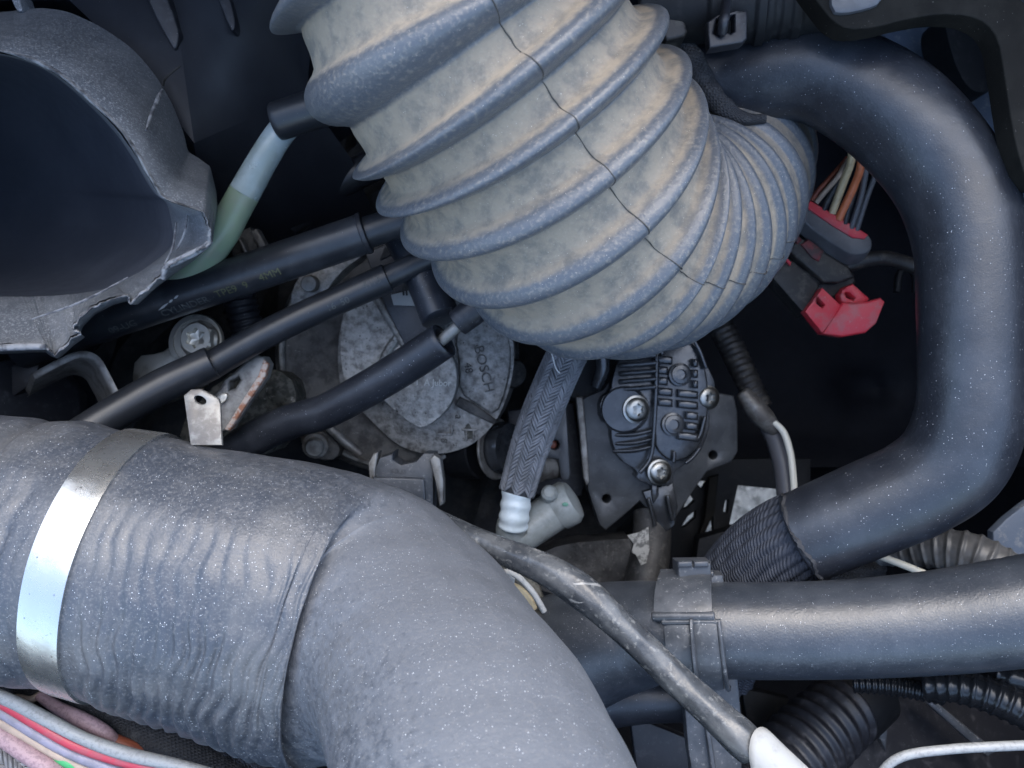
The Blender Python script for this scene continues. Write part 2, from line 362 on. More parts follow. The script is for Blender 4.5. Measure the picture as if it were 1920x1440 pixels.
M['print'] = mat('faded_yellow_print', (.085, .09, .045), .6); M['print_dim'] = mat('faded_grey_print', (.07, .075, .07), .6); M['ink'] = mat('black_ink', (.02, .02, .02), .6)
M['cast_letter'] = mat('cast_lettering', (.16, .155, .15), .6, metal=.4, mott=((.09, .085, .08), 300, .42, .6), bump=(800, .2)); M['scribble'] = mat('pale_marker', (.55, .55, .52), .6)
M['foil'] = mat('scuffed_black_sleeve', (.04, .044, .05), .28, mott=((.09, .095, .10), 80, .42, .62), dust=((.26, .26, .25), 380, .55, .66, .55), scratch=((.24, .24, .235), 50, (1, 7, 1), .67), bump=(300, .25, 6), rvar=.15)
M['clip_pl'] = mat('dusty_grey_clip', (.045, .05, .058), .36, mott=((.075, .08, .09), 90, .42, .64), dust=((.30, .30, .30), 500, .56, .68, .5), speck=((.7, .7, .7), 1100, .16), bump=(700, .08))
M['loom'] = mat('grey_split_loom', (.10, .102, .106), .42, mott=((.06, .062, .066), 130, .42, .62), bump=(800, .05)); M['loom_black'] = mat('glossy_black_loom', (.014, .015, .017), .22, speck=((.4, .4, .4), 900, .08))
M['bracket_brown'] = mat('brown_black_bracket', (.007, .0065, .0055), .75, spec=.2, mott=((.013, .012, .010), 60, .42, .62), speck=((.3, .28, .25), 900, .12), bump=(900, .08))
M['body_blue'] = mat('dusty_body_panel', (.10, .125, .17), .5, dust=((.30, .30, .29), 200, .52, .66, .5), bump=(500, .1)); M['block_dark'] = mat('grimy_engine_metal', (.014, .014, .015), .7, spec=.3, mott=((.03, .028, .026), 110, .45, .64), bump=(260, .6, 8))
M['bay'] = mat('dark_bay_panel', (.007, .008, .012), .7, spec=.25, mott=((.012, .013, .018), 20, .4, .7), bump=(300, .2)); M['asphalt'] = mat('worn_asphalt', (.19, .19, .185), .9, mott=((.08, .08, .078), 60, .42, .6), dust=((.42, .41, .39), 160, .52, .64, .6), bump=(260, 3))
M['flange'] = mat('sooty_flange_metal', (.055, .055, .056), .55, metal=.3, mott=((.03, .03, .031), 200, .42, .62), dust=((.18, .175, .165), 420, .54, .66, .5), bump=(500, .2))
M['patch'] = mat('flaking_pale_metal', (.30, .30, .285), .7, mott=((.10, .10, .098), 420, .45, .58), bump=(600, .3))
M['triangle'] = mat('matt_black_mark', (.008, .008, .009), .6); M['cotton'] = mat('pale_cotton_thread', (.6, .6, .58), .8)

# ============================================================ setting
def struct(o): o['kind'] = 'structure'; return o
g = new_obj('ground', bpy.data.meshes.new('ground'), M['asphalt'])
g.data.from_pydata([(-60, -60, 0), (60, -60, 0), (60, 60, 0), (-60, 60, 0)], [], [(0, 1, 2, 3)]); struct(g)
# undertray of the bay with the opening beside the cooling fan
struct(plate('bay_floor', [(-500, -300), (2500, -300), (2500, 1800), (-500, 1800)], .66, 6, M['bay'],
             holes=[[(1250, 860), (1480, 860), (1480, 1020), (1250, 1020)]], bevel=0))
def wall(name, top, foot, dt=.19):      # unseen sloping bay side, added to block low sky light: (right, down) in metres from the view axis
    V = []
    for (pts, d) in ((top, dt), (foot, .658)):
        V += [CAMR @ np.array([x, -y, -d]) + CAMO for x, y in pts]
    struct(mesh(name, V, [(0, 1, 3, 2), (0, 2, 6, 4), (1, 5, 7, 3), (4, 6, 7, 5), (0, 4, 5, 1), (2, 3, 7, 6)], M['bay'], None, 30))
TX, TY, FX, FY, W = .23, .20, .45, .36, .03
wall('sky_blocker_front', [(-TX, TY), (TX, TY), (-TX, TY + W), (TX, TY + W)], [(-FX, FY), (FX, FY), (-FX, FY + W), (FX, FY + W)])
wall('sky_blocker_rear', [(-TX, -TY), (TX, -TY), (-TX, -TY - W), (TX, -TY - W)], [(-FX, -FY), (FX, -FY), (-FX, -FY - W), (FX, -FY - W)], .09)  # raised higher out of view to block sky light from the rear
wall('sky_blocker_left', [(-TX - .002, -TY), (-TX - .002, TY), (-TX - W, -TY), (-TX - W, TY)], [(-FX - .002, -FY), (-FX - .002, FY), (-FX - W, -FY), (-FX - W, FY)])
wall('sky_blocker_right', [(TX + .002, -TY), (TX + .002, TY), (TX + W, -TY), (TX + W, TY)], [(FX + .002, -FY), (FX + .002, FY), (FX + W, -FY), (FX + W, FY)])

# ============================================================ big corrugated intake duct
du = thing('intake_duct', 'large dusty grey corrugated rubber air duct bending across the bay', 'air duct')
ribs = [(690, -280, .205, 320), (795, -105, .212, 312), (862, 50, .219, 308), (918, 136, .224, 306), (964, 206, .229, 300), (1008, 278, .235, 292),
        (1050, 342, .242, 280), (1090, 390, .250, 264), (1130, 420, .259, 246), (1172, 436, .268, 228), (1212, 440, .277, 211), (1250, 432, .286, 198), (1284, 416, .295, 188),
        (1312, 394, .303, 179), (1336, 364, .311, 172), (1352, 328, .319, 166), (1360, 290, .327, 161), (1362, 250, .335, 157), (1358, 206, .343, 154), (1350, 156, .350, 150)]
def bumpf(ph):          # one rib: a half-round cord on the wall, with a dusty ramp leading up to it
    q = (ph + .5) % 1.0 - .5
    cord = np.cos(np.clip(np.abs(q) / .25, 0, 1) * math.pi / 2) ** .85
    ramp = .16 * np.exp(-((q + .16) / .16) ** 2) - .05 * np.exp(-((q - .27) / .06) ** 2)
    return cord * .86 + ramp
def duct_r(t, th, l, r):
    amp = np.interp(t, [0, 6, 8, 12, 15, 19], [.172, .165, .135, .095, .06, .045])
    ph = t + .015 * np.sin(3 * th + t)
    # the near flank of every rib is steeper than the flank before it
    wob = .006 * np.sin(2 * th + .8 * t) + .004 * np.sin(5 * th - 1.3 * t)
    return r * (1 - amp * .55 + amp * bumpf(ph) + wob)
def duct_crest(t, th, l):
    q = (t + .5) % 1.0 - .5
    cc = np.clip((.315 - np.abs(q - .05)) / .14, 0, 1)
    return cc * np.interp(t, [0, 7, 12, 19], [.86, .88, .9, .8]) + np.interp(t, [0, 7, 10, 13, 19], [0, .03, .2, .42, .6])
_, dtb = sweep('bellows', ribs, M['duct'], du, per=26, m=168, rad=duct_r, attrs={'crest': duct_crest}, ends=('open', 'open'), ang=180)
# parting line of the mould, a thin flash standing up from the rubber
def duct_surf(t, th):
    l = np.interp(t, dtb.t, dtb.len); rr = float(duct_r(np.array([t]), np.array([th]), None, np.array([1.0]))[0])
    return dtb.at(l, th, 0, rr)
SEAM0, SEAM1 = -.2, -.4
tl = np.linspace(1.2, 13.0, 300); Vs, Fs = [], []
for k, t in enumerate(tl):
    th = SEAM0 + (SEAM1 - SEAM0) * (t - 1.2) / 11.8 + .005 * math.sin(5.1 * t + math.sin(2.3 * t)) + .0022 * math.sin(17 * t + 2 * math.sin(5 * t))
    c = duct_surf(t, th); wob = .8 + .4 * math.sin(11 * t)
    for dth, up in ((-.0045, .9998), (-.002 * wob, 1.0), (.002 * wob, 1.0), (.0045, .9998)):
        q = duct_surf(t, th + dth); ctr = dtb.at(np.interp(t, dtb.t, dtb.len), 0, 0, 0)
        nn = (q - ctr) / np.linalg.norm(q - ctr); Vs.append(q + nn * (.0004 * wob if up == 1.0 else -.0001))
    if k: a = (k - 1) * 4; Fs += [(a + j, a + j + 1, a + j + 5, a + j + 4) for j in range(3)]
mesh('mould_seam', Vs, Fs, M['seam'], du)

# ============================================================ big turbo hose, lower corner
th_ = thing('turbo_hose', 'wide rippled blue-grey rubber hose with an elbow, steel band around it', 'hose')
tpts = [(-330, 965, .268, 226), (-120, 995, .266, 228), (20, 1014, .264, 231), (160, 1040, .262, 238), (300, 1070, .261, 248), (430, 1100, .260, 257), (530, 1126, .259, 262),
        (605, 1148, .2585, 263), (676, 1168, .2565, 258), (724, 1192, .2505, 243), (768, 1226, .2405, 232), (806, 1276, .2285, 230), (840, 1338, .2155, 240), (876, 1412, .203, 258), (902, 1500, .191, 278), (942, 1620, .178, 304), (1005, 1800, .163, 338), (1090, 2000, .15, 370)]
def turbo_r(t, th, l, r):
    amp = np.interp(t, [0, 2, 3.0, 3.15, 3.8, 3.95, 6.3, 7.3, 8.4], [.6, .9, .9, .0, .0, .9, 1.25, 1.0, 0]) * np.clip(.52 + .75 * np.sin(th - .1), .05, 1)
    wv = 1.5 * np.sin(4 * th + l * 70) + 1.1 * np.sin(9 * th - l * 140 + 1) + .7 * np.sin(17 * th + l * 210) + 1.9 * np.sin(2 * th + 33 * l)
    w = np.sin(l * 2 * math.pi / .0047 + wv); w = w + .25 * np.sin(2 * (l * 2 * math.pi / .0047 + wv) + 1)
    rip = .00046 * amp * w * (1 + .55 * np.sin(5 * th + l * 130) * np.sin(7 * th - l * 95))
    lump = .0011 * np.sin(2 * th + l * 31) * np.sin(l * 47) + .0008 * np.sin(3 * th - l * 22) + .0002 * np.sin(13 * th + 170 * l) * np.sin(8 * th - 230 * l)
    groove = np.exp(-((t - 2.22) / .10) ** 2) * .06 - np.exp(-((t - 2.66) / .22) ** 2) * .022
    flat = np.exp(-(((t - 3.46) / .5) ** 6))
    return r * (1 - groove) + rip + lump * (1 - flat)
_, ttb = sweep('hose_wall', tpts, M['turbo'], th_, per=44, m=200, rad=turbo_r, attrs={'dusty': lambda t, th, l: np.clip(np.interp(t, [0, 7.5, 9.5, 20], [0, .12, .55, .45]) + .35 * np.clip(-np.sin(th), 0, 1), 0, 1)}, ends=('open', 'open'), ang=180)
# steel clamp round the hose
hc = thing('hose_clamp', 'bright steel band clamp around the wide blue-grey hose', 'clamp')
def band(t0, t1, lift, name, mt, n=10, m=160):
    V, Fc = [], []
    ts = np.linspace(t0, t1, n); prof = np.array([-.3e-3] + [lift] * (n - 2) + [-.3e-3])
    for k, t in enumerate(ts):
        tt = ts[1] if k == 0 else ts[-2] if k == n - 1 else t
        for j in range(m):
            a = 2 * math.pi * j / m; l = np.interp(tt, ttb.t, ttb.len); r = np.interp(tt, ttb.t, ttb.rad)
            cam_ = 2e-4 * math.sin(3 * a) + 1.2e-4 * math.sin(9 * a + 1)
            V.append(ttb.at(l, a, prof[k] + cam_ + (1.5e-4 if 1 < k < n - 2 else 0)))
    for i in range(n - 1):
        for j in range(m): Fc.append((i * m + j, i * m + (j + 1) % m, (i + 1) * m + (j + 1) % m, (i + 1) * m + j))
    return mesh(name, V, Fc, mt, hc, 50)
band(3.16, 3.76, .0009, 'band', M['steel'])
plate('tab', [(344, 742), (358, 730), (376, 729), (410, 748), (413, 760), (416, 835), (357, 835)], .262, 1.2, M['zinc_dull'], hc, holes=[circ(375, 750, 12, 16, .6, 25)], bevel=.3, rnd=0, slope=(0, -.00006))

# ============================================================ broken plastic duct, upper corner
bk = thing('broken_duct', 'broken black plastic duct mouth with whitened torn lip', 'duct')
lip = [(-420, 330), (-360, 190), (-220, 110), (-90, 88), (0, 93), (60, 108), (110, 134), (165, 180), (222, 234), (262, 292), (290, 342), (304, 368), (322, 378), (352, 388), (384, 398), (392, 425), (397, 456),
       (360, 478), (320, 497), (308, 518), (276, 545), (243, 573), (243, 556), (208, 562), (172, 580), (146, 604), (138, 622), (154, 627), (130, 642), (104, 669), (92, 660), (84, 651), (0, 654), (-120, 650), (-260, 600), (-380, 470), (-420, 330)]
base = [(-470, 330), (-410, 150), (-240, 40), (-90, 18), (0, 24), (70, 14), (125, 20), (190, 50), (248, 90), (290, 138), (322, 192), (345, 250), (352, 284), (372, 296), (394, 312), (406, 360), (408, 388),
        (399, 458), (362, 490), (325, 515), (292, 540), (258, 572), (250, 562), (212, 572), (178, 590), (156, 612), (150, 626), (160, 632), (138, 648), (110, 673), (96, 668), (84, 660), (0, 664), (-120, 660), (-270, 615), (-400, 480), (-470, 330)]
inner = [(-400, 330), (-340, 200), (-210, 120), (-90, 98), (0, 102), (60, 118), (108, 145), (160, 190), (214, 244), (252, 300), (278, 346), (292, 366), (312, 378), (318, 400), (322, 420), (326, 440), (322, 462),
         (306, 478), (282, 496), (262, 510), (246, 518), (228, 528), (212, 536), (196, 541), (180, 545), (162, 548), (145, 550), (126, 552), (106, 554), (84, 555), (62, 556), (36, 556), (0, 556), (-120, 550), (-240, 510), (-350, 420), (-400, 330)]
def jit(pts, a, seed, lo, hi):
    rg = np.random.default_rng(seed); p = np.array(pts)
    for k in range(lo, hi): p[k] += rg.normal(0, a, p.shape[1])
    return p
n = 420; Lp = resample(lip, n, False); Bp = resample(base, n, False); Ip = resample(inner, n, False)
def soft(A, w=3):
    k = np.ones(w) / w; return np.stack([np.convolve(np.pad(A[:, c], w // 2, mode='edge'), k, 'valid') for c in range(2)], 1)
def soft2(A, w0, w1): k = np.clip((np.linspace(0, len(lip) - 1, n) - 11.5), 0, 1)[:, None]; return soft(A, w0) * (1 - k) + soft(A, w1) * k
Lp, Bp, Ip = soft2(Lp, 9, 3), soft2(Bp, 9, 3), soft(Ip, 11)
fr = np.linspace(0, len(lip) - 1, n)
rag = np.where((fr > 14) & (fr < 33), 1.0, .15); rg = np.random.default_rng(3)
_k = np.ones(5) / 5; _n = np.stack([np.convolve(rg.normal(0, 2.6, n + 4), _k, 'valid') for _ in range(2)], 1)
Lp += (_n + rg.normal(0, .5, Lp.shape)) * rag[:, None]
row = lambda A, d: [(x, y, dd) for (x, y), dd in zip(A, np.broadcast_to(d, len(A)))]
dl = .262 + .012 * np.clip((fr - 12) / 8, 0, 1)
mid = Lp + (Bp - Lp) * .5
loft('outer_wall', [row(Bp, .305), row(Lp + (Bp - Lp) * .75, .292), row(mid, .28), row(Lp + (Bp - Lp) * .2, dl + .004), row(Lp + (Bp - Lp) * .03, dl + .0005)], M['bucket'], bk, ang=50)
cen = np.array([40.0, 345.0]); inn = lambda A, k: A + (cen - A) * k / np.linalg.norm(cen - A, axis=1)[:, None]
lipw = 4.5 + 2.2 * np.sin(fr * 2.1) * np.sin(fr * .83 + 1)
Li = Lp + (cen - Lp) * (lipw / np.linalg.norm(cen - Lp, axis=1))[:, None] + rg.normal(0, .4, Lp.shape) * rag[:, None]
loft('torn_lip', [row(Lp + (Bp - Lp) * .035, dl + .0008), row(Lp, dl - .0004), row(inn(Lp, 2), dl - .0008 + rg.normal(0, .00025, n) * rag), row(Li, dl - .0002), row(inn(Li, 1.5), dl + .003)], M['broken'], bk, ang=60)
lw = np.where((fr > 12) & (fr < 32), 1, 0)
loft('inner_wall', [row(inn(Lp, 6.5), dl + .001), row(inn(Lp, 6) * .8 + Ip * .2, dl + .010), row(inn(Lp, 6) * .45 + Ip * .55, .288), row(Ip, .31)], M['bucket'], bk, ang=60)
ct_c = np.array([-190.0, 345.0]); cen0, cen = cen, ct_c
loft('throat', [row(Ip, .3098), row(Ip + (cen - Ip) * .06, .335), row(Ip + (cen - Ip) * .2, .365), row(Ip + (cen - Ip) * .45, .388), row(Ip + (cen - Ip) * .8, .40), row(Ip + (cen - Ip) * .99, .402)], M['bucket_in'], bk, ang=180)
cen = cen0
# a crack runs over the rim
for pts in ([(338, 124, .2955, 2.2), (322, 136, .2945, 2.6), (308, 150, .2925, 2.4), (305, 164, .288, 2.2)],): sweep('crack', pts, M['ink'], bk, per=3, m=6)
sweep('scuff', [(304, 168, .2865, 2.2), (296, 186, .281, 4.2), (287, 206, .276, 3.4), (280, 226, .271, 3.2), (274, 244, .266, 1.6)], M['broken'], bk, per=5, m=8)
sweep('rolled_edge', [(396, 452, .2705, 5), (376, 468, .2705, 6.5), (340, 486, .2715, 7), (318, 496, .272, 7), (309, 506, .272, 6.5), (306, 522, .273, 5)], M['broken'], bk, per=6, m=12, ends=('round', 'round'))
sweep('rolled_edge', [(-60, 652, .2735, 7), (0, 652, .2735, 7), (50, 650, .2735, 7), (84, 650, .2735, 6)], M['broken'], bk, per=6, m=12, ends=('round', 'round'))
for sx, sy, ex, ey in ((240, 520, 60, 598), (330, 418, 306, 500), (352, 388, 330, 470)):
    sweep('crease', [(sx, sy, .284, 1.6), ((sx + ex) / 2 + 6, (sy + ey) / 2 + 5, .2785, 2.4), (ex, ey, .279, 1.4)], M['broken'], bk, per=4, m=6)

# panel behind it
pn = thing('cowl_panel', 'black moulded plastic panel with raised ribs behind the broken duct', 'panel')
loft('sheet', [[(-300, -200, .335), (20, -180, .334), (120, -160, .333), (420, -120, .335), (560, -100, .345), (620, -60, .37)], [(-300, 10, .327), (20, 0, .326), (130, 0, .318), (335, 60, .316), (470, 40, .34), (585, 60, .37)],
               [(-300, 80, .47), (20, 70, .47), (240, 105, .313), (364, 268, .311), (470, 222, .345), (575, 180, .37)], [(-300, 500, .48), (20, 460, .48), (200, 460, .47), (385, 430, .38), (520, 380, .37), (660, 300, .39)],
               [(-300, 560, .49), (20, 540, .49), (200, 520, .48), (385, 500, .43), (540, 470, .41), (700, 400, .42)]], M['cowl'], pn, ang=42)
plate('rib', [(262, -40), (300, -40), (334, 50), (335, 72), (328, 95), (318, 82), (285, 20)], .313, 10, M['plastic'], pn, bevel=1.2, rnd=1, seg=3)
plate('rib', [(395, -40), (420, -40), (440, 30), (440, 55), (432, 58)], .33, 10, M['plastic'], pn, bevel=1.2, rnd=1, seg=3)
plate('rib', [(10, -30), (28, -30), (42, 14), (40, 22), (30, 20)], .30, 10, M['bucket'], pn, bevel=1, rnd=1)

# ============================================================ right-hand coolant hose
ch = thing('coolant_hose', 'thick black rubber coolant hose curving round in a big hook', 'hose')
cpts = [(1240, 172, .312, 84), (1330, 158, .304, 86), (1430, 142, .296, 87), (1530, 136, .289, 92), (1636, 184, .283, 99), (1722, 258, .278, 101), (1787, 350, .275, 100), (1818, 455, .272, 98), (1824, 580, .271, 97),
        (1824, 700, .271, 96), (1816, 790, .272, 96), (1782, 866, .275, 96), (1718, 915, .279, 92), (1640, 950, .284, 90), (1560, 984, .289, 88), (1505, 1008, .293, 86)]
_, ctb = sweep('hose_wall', cpts, M['hose'], ch, per=14, m=72, ends=('open', 'cap'), ang=180,
               rad=lambda t, th, l, r: r * (1 + .006 * np.sin(3 * th + l * 40) + .004 * np.sin(l * 170)))
# torn cloth edge at the end of the hose
Vt, Ft = [], []; mm_ = 90; rg = np.random.default_rng(11)
for k in range(4):
    for j in range(mm_):
        a = 2 * math.pi * j / mm_; l = ctb.len[-1] - .0016 + .0007 * k + (.0009 * math.sin(4 * a + 1) + .0004 * math.sin(11 * a) + rg.normal(0, .00025))
        Vt.append(ctb.at(min(l, ctb.len[-1] - 1e-5), a, (.0005 + abs(rg.normal(0, .0002))) if k in (1, 2) else -.0001))
for i in range(3):
    for j in range(mm_): Ft.append((i * mm_ + j, i * mm_ + (j + 1) % mm_, (i + 1) * mm_ + (j + 1) % mm_, (i + 1) * mm_ + j))
mesh('frayed_edge', Vt, Ft, M['tape'], ch)
ts = thing('textile_sleeve', 'ribbed navy textile sleeve on pipe at the end of the hooked hose', 'sleeve')
sweep('woven_cover', [(1530, 996, .296, 78), (1490, 1012, .299, 82), (1440, 1048, .306, 84), (1395, 1098, .314, 84), (1355, 1165, .322, 82), (1330, 1250, .33, 80)], M['textile'], ts, per=30, m=220, ang=180,
      rad=lambda t, th, l, r: r * (1 + .06 * np.abs(np.sin(12 * th + l * 10)) + .005 * np.sin(l * 2 * math.pi / .0013 + 40 * th)))

# ============================================================ lower coolant hose and its clip
lh = thing('straight_hose', 'dusty black coolant hose lying straight, held by a plastic clip', 'hose')
_, ltb = sweep('hose_wall', [(960, 1275, .318, 120), (1040, 1238, .31, 118), (1120, 1206, .303, 110), (1190, 1190, .296, 100), (1250, 1182, .289, 91), (1340, 1181, .284, 88), (1450, 1182, .280, 88), (1600, 1178, .275, 90), (1760, 1166, .269, 95), (1900, 1148, .263, 101), (2050, 1125, .257, 106)],
      M['hose_dusty'], lh, per=16, m=72, ends=('open', 'open'), ang=180, rad=lambda t, th, l, r: r * (1 + .005 * np.sin(2 * th + l * 50)))
fl = thing('lower_pipe_stub', 'dull black moulded pipe stub below the straight hose', 'pipe')
sweep('stub', [(1040, 1330, .325, 62), (1120, 1312, .318, 56), (1200, 1305, .314, 50), (1292, 1306, .312, 46)], M['hose'], fl, per=10, m=40, ends=('open', 'cap'))
hclip = thing('pipe_clip', 'grey plastic snap clip strapped over the straight hose', 'clip')
def wrap_band(name, l0, l1, a0, a1, lift, thick, mt, parent, tb=ltb, m=40, n=6):
    V, Fc = [], []
    ls = np.linspace(l0, l1, n)
    for side, lf in ((0, lift), (1, lift - thick)):
        for k, l in enumerate(ls):
            for j in range(m):
                a = a0 + (a1 - a0) * j / (m - 1); e = .0004 if k in (0, n - 1) and side == 0 else 0
                V.append(tb.at(l, a, lf - e))
    q = n * m
    for i in range(n - 1):
        for j in range(m - 1):
            a = i * m + j; Fc += [(a, a + 1, a + m + 1, a + m), (q + a, q + a + m, q + a + m + 1, q + a + 1)]
    for i in range(n - 1):
        for j in (0, m - 1): a = i * m + j; Fc.append((a, a + m, q + a + m, q + a))
    for j in range(m - 1):
        for i in (0, n - 1): a = i * m + j; Fc.append((a, a + 1, q + a + 1, q + a))
    return mesh(name, V, Fc, mt, parent, 50)
def l_at(tb, x):      # length along a tube whose centre projects to pixel column x
    rel = (tb.pos - CAMO) @ CAMR; px = 960 + F * rel[:, 0] / -rel[:, 2]; return float(np.interp(x, px, tb.len))
la, lb = l_at(ltb, 1258), l_at(ltb, 1342)
_up = ltb.at(lb, math.pi / 2) - ltb.at(lb, 0); SG = 1 if _up @ DOWN > 0 else -1      # sign of theta towards the foot of the picture
wrap_band('upper_jaw', la, lb, SG * -1.75, SG * -.38, .0042, .003, M['clip_pl'], hclip)
wrap_band('lower_jaw', l_at(ltb, 1268), l_at(ltb, 1308), SG * -.34, SG * 1.7, .0026, .002, M['clip_pl'], hclip)
wrap_band('lower_jaw', l_at(ltb, 1309), l_at(ltb, 1352), SG * -.34, SG * 1.7, .0034, .003, M['clip_pl'], hclip)
wrap_band('jaw_rib', l_at(ltb, 1305), l_at(ltb, 1311), SG * -.33, SG * 1.7, .0048, .003, M['clip_pl'], hclip)
def proj(p, r):          # a built point back to (x, y, d, radius) for sweep
    q = (p - CAMO) @ CAMR; dd = -q[2]; return (960 + F * q[0] / dd, 720 - F * q[1] / dd, dd, r * F / dd)
for ang_, x0, x1, rr in ((-.40, 1257, 1343, .0016), (-1.5, 1257, 1343, .0013), (-.31, 1267, 1353, .0010)):
    sweep('jaw_lip', [proj(ltb.at(l_at(ltb, x), SG * ang_, .0030 if ang_ < -.35 else .0026), rr) for x in np.linspace(x0, x1, 5)], M['clip_pl'], hclip, per=4, m=14, ends=('round', 'round'))
sweep('jaw_lip', [proj(ltb.at(l_at(ltb, 1351 + 10 * k / 8), SG * (-.3 + 1.9 * k / 8), .0030), .0008) for k in range(9)], M['clip_pl'], hclip, per=4, m=10, ends=('round', 'round'))
plate('latch', [(1270, 1056), (1334, 1055), (1336, 1100), (1272, 1100)], .281, 9, M['clip_pl'], hclip, bevel=1.0, seg=3)
plate('latch_base', [(1264, 1078), (1356, 1078), (1360, 1102), (1345, 1112), (1262, 1100)], .284, 7, M['clip_pl'], hclip, bevel=.8)
for x in (1271, 1301): plate('latch_pin', [(x, 1053), (x + 28, 1052), (x + 28, 1064), (x, 1065)], .2795, 3, M['clip_pl'], hclip, bevel=.7, seg=3)
plate('strap', [(1281, 1300), (1372, 1268), (1384, 1268), (1390, 1340), (1392, 1460), (1300, 1470), (1290, 1400)], .292, 6, M['clip_pl'], hclip, bevel=.8)
plate('strap_rib', [(1318, 1330), (1326, 1328), (1346, 1455), (1336, 1458)], .289, 5, M['clip_pl'], hclip, bevel=.6)

# ============================================================ scuffed cable running over the clip
sc = thing('scuffed_cable', 'scuffed grey-black sleeved cable running diagonally to a white label', 'cable')
sweep('sleeve', [(800, 968, .272, 26), (870, 1002, .264, 27), (940, 1032, .257, 30), (1010, 1062, .250, 34), (1070, 1095, .245, 38), (1110, 1125, .242, 37), (1170, 1180, .239, 32), (1250, 1256, .236, 33), (1330, 1330, .232, 36), (1385, 1380, .229, 41), (1408, 1402, .228, 40)],
      M['foil'], sc, per=12, m=48, ends=('open', 'round'), ang=180, ratio=.86,
      rad=lambda t, th, l, r: r * (1 + .03 * np.sin(th * 2 + l * 60) + .018 * np.sin(5 * th + l * 210) + .012 * np.sin(9 * th - 330 * l)))
lb_ = thing('paper_label', 'curled white paper label wrapped on the scuffed cable end', 'label')
def label_rows():
    rows = []
    tbl = Tube([(1394, 1386, .2285, 41), (1440, 1430, .226, 40), (1500, 1486, .224, 40), (1570, 1550, .222, 42)], 8)
    for k, l in enumerate(np.linspace(0, tbl.len[-1], 14)):
        a0 = -2.2; a1 = 1.05
        rows.append([tbl.at(l + .0065 * (1 - k / 13) * (1 - math.cos(1.1 * (a + .55))) * (1 if a > -1.9 else .6), a, .0006 + .003 * max(0, a - .6)) for a in np.linspace(a0, a1, 26)])
    return rows
R_ = label_rows(); V = [p for r in R_ for p in r]; w = 26
o = mesh('flag', V, [(i * w + j, i * w + j + 1, (i + 1) * w + j + 1, (i + 1) * w + j) for i in range(13) for j in range(w - 1)], M['label'], lb_, 60); solidify(o, .15)

# ============================================================ hoses in the middle
hz = thing('drain_sleeve', 'short black rubber sleeve with open end beside the corrugated duct', 'sleeve')
sweep('sleeve_wall', [(520, 228, .300, 36), (580, 208, .298, 36), (680, 180, .296, 36)], M['tpe'], hz, per=6, m=40, ends=('hole', 'cap'))
gt = thing('clear_tube', 'cloudy green translucent plastic tube leaving the black sleeve', 'tube')
sweep('empty_length', [(556, 222, .304, 25), (530, 244, .304, 26), (500, 288, .304, 27), (458, 362, .306, 29)], M['clear_tube'], gt, per=10, m=36, ends=('cap', 'open'))  # length without fluid, sky reflection painted in as pale blue
sweep('filled_length', [(459, 360, .306, 29), (437, 400, .308, 29.5), (415, 440, .31, 30), (370, 500, .316, 31), (310, 560, .323, 31)], M['green_tube'], gt, per=10, m=36, ends=('open', 'cap'))

h1 = thing('printed_hose', 'black hose with faded yellow printing and a scraped white mark', 'hose')
h1w, t1 = sweep('hose_wall', [(40, 652, .330, 40), (160, 612, .325, 39), (300, 566, .320, 38), (430, 524, .316, 38), (560, 480, .312, 38), (682, 438, .309, 38)], M['tpe'], h1, per=10, m=48, ends=('open', 'cap'))
sweep('inner_pipe', [(676, 440, .309, 30), (730, 422, .309, 29), (820, 390, .309, 29)], M['tpe'], h1, per=6, m=36, ends=('open', 'cap'))
sweep('collar', [(679, 439, .309, 39.6), (686, 436.6, .309, 39.6)], M['plastic'], h1, per=2, m=48)
mid_l = l_at(t1, 440)
_sg1 = 1 if (t1.at(mid_l, 1.0) - t1.at(mid_l, 0)) @ DOWN > 0 else -1
letters_on('hose_print', 'TPE9  9', t1, l_at(t1, 440), _sg1 * .52, .0030, M['print'], h1w)
letters_on('hose_print', 'CYLINDER', t1, l_at(t1, 352), _sg1 * .62, .0030, M['print_dim'], h1w)
letters_on('hose_print', '4MM', t1, l_at(t1, 512), _sg1 * .42, .0030, M['print'], h1w)
letters_on('hose_print', '09-UG', t1, l_at(t1, 238), _sg1 * .62, .0030, M['print_dim'], h1w)
for x0, x1 in ((309, 330), (332, 340), (343, 352)):
    V, Fc = [], []
    for k, x in enumerate(np.linspace(x0, x1, 7)):
        l = l_at(t1, x); w = .05 * math.sin(math.pi * (k + .3) / 6.6)
        for a in (-w, w): V.append(t1.at(l, _sg1 * (.36 - .009 * (x - 309)) + a, .00012))
        if k: q = 2 * k; Fc.append((q - 2, q - 1, q + 1, q))
    mesh('scrape', V, Fc, M['label'], h1w)

h2 = thing('stepped_hose', 'thin black hose with a thicker sleeve ending over the torx bolt', 'hose')
h2w, t2 = sweep('hose_wall', [(360, 706, .307, 27), (400, 683, .308, 27), (480, 636, .310, 27), (560, 596, .312, 27), (640, 560, .314, 27), (726, 522, .315, 28)], M['tpe'], h2, per=10, m=40, ends=('open', 'cap'))
sweep('sleeve', [(130, 830, .292, 34), (210, 778, .297, 33), (300, 726, .302, 33), (397, 680, .306, 32)], M['tpe'], h2, per=10, m=40, ends=('open', 'cap'))
sweep('inner_pipe', [(718, 525, .315, 22), (770, 500, .316, 22), (840, 468, .317, 22)], M['tpe'], h2, per=5, m=32)
_sg2 = 1 if (t2.at(l_at(t2, 600), 1.0) - t2.at(l_at(t2, 600), 0)) @ DOWN > 0 else -1
letters_on('hose_print', '16  50', t2, l_at(t2, 632), _sg2 * .25, .0026, M['print_dim'], h2w)
letters_on('hose_print', '4115', t2, l_at(t2, 700), _sg2 * -.15, .0026, M['print_dim'], h2w)

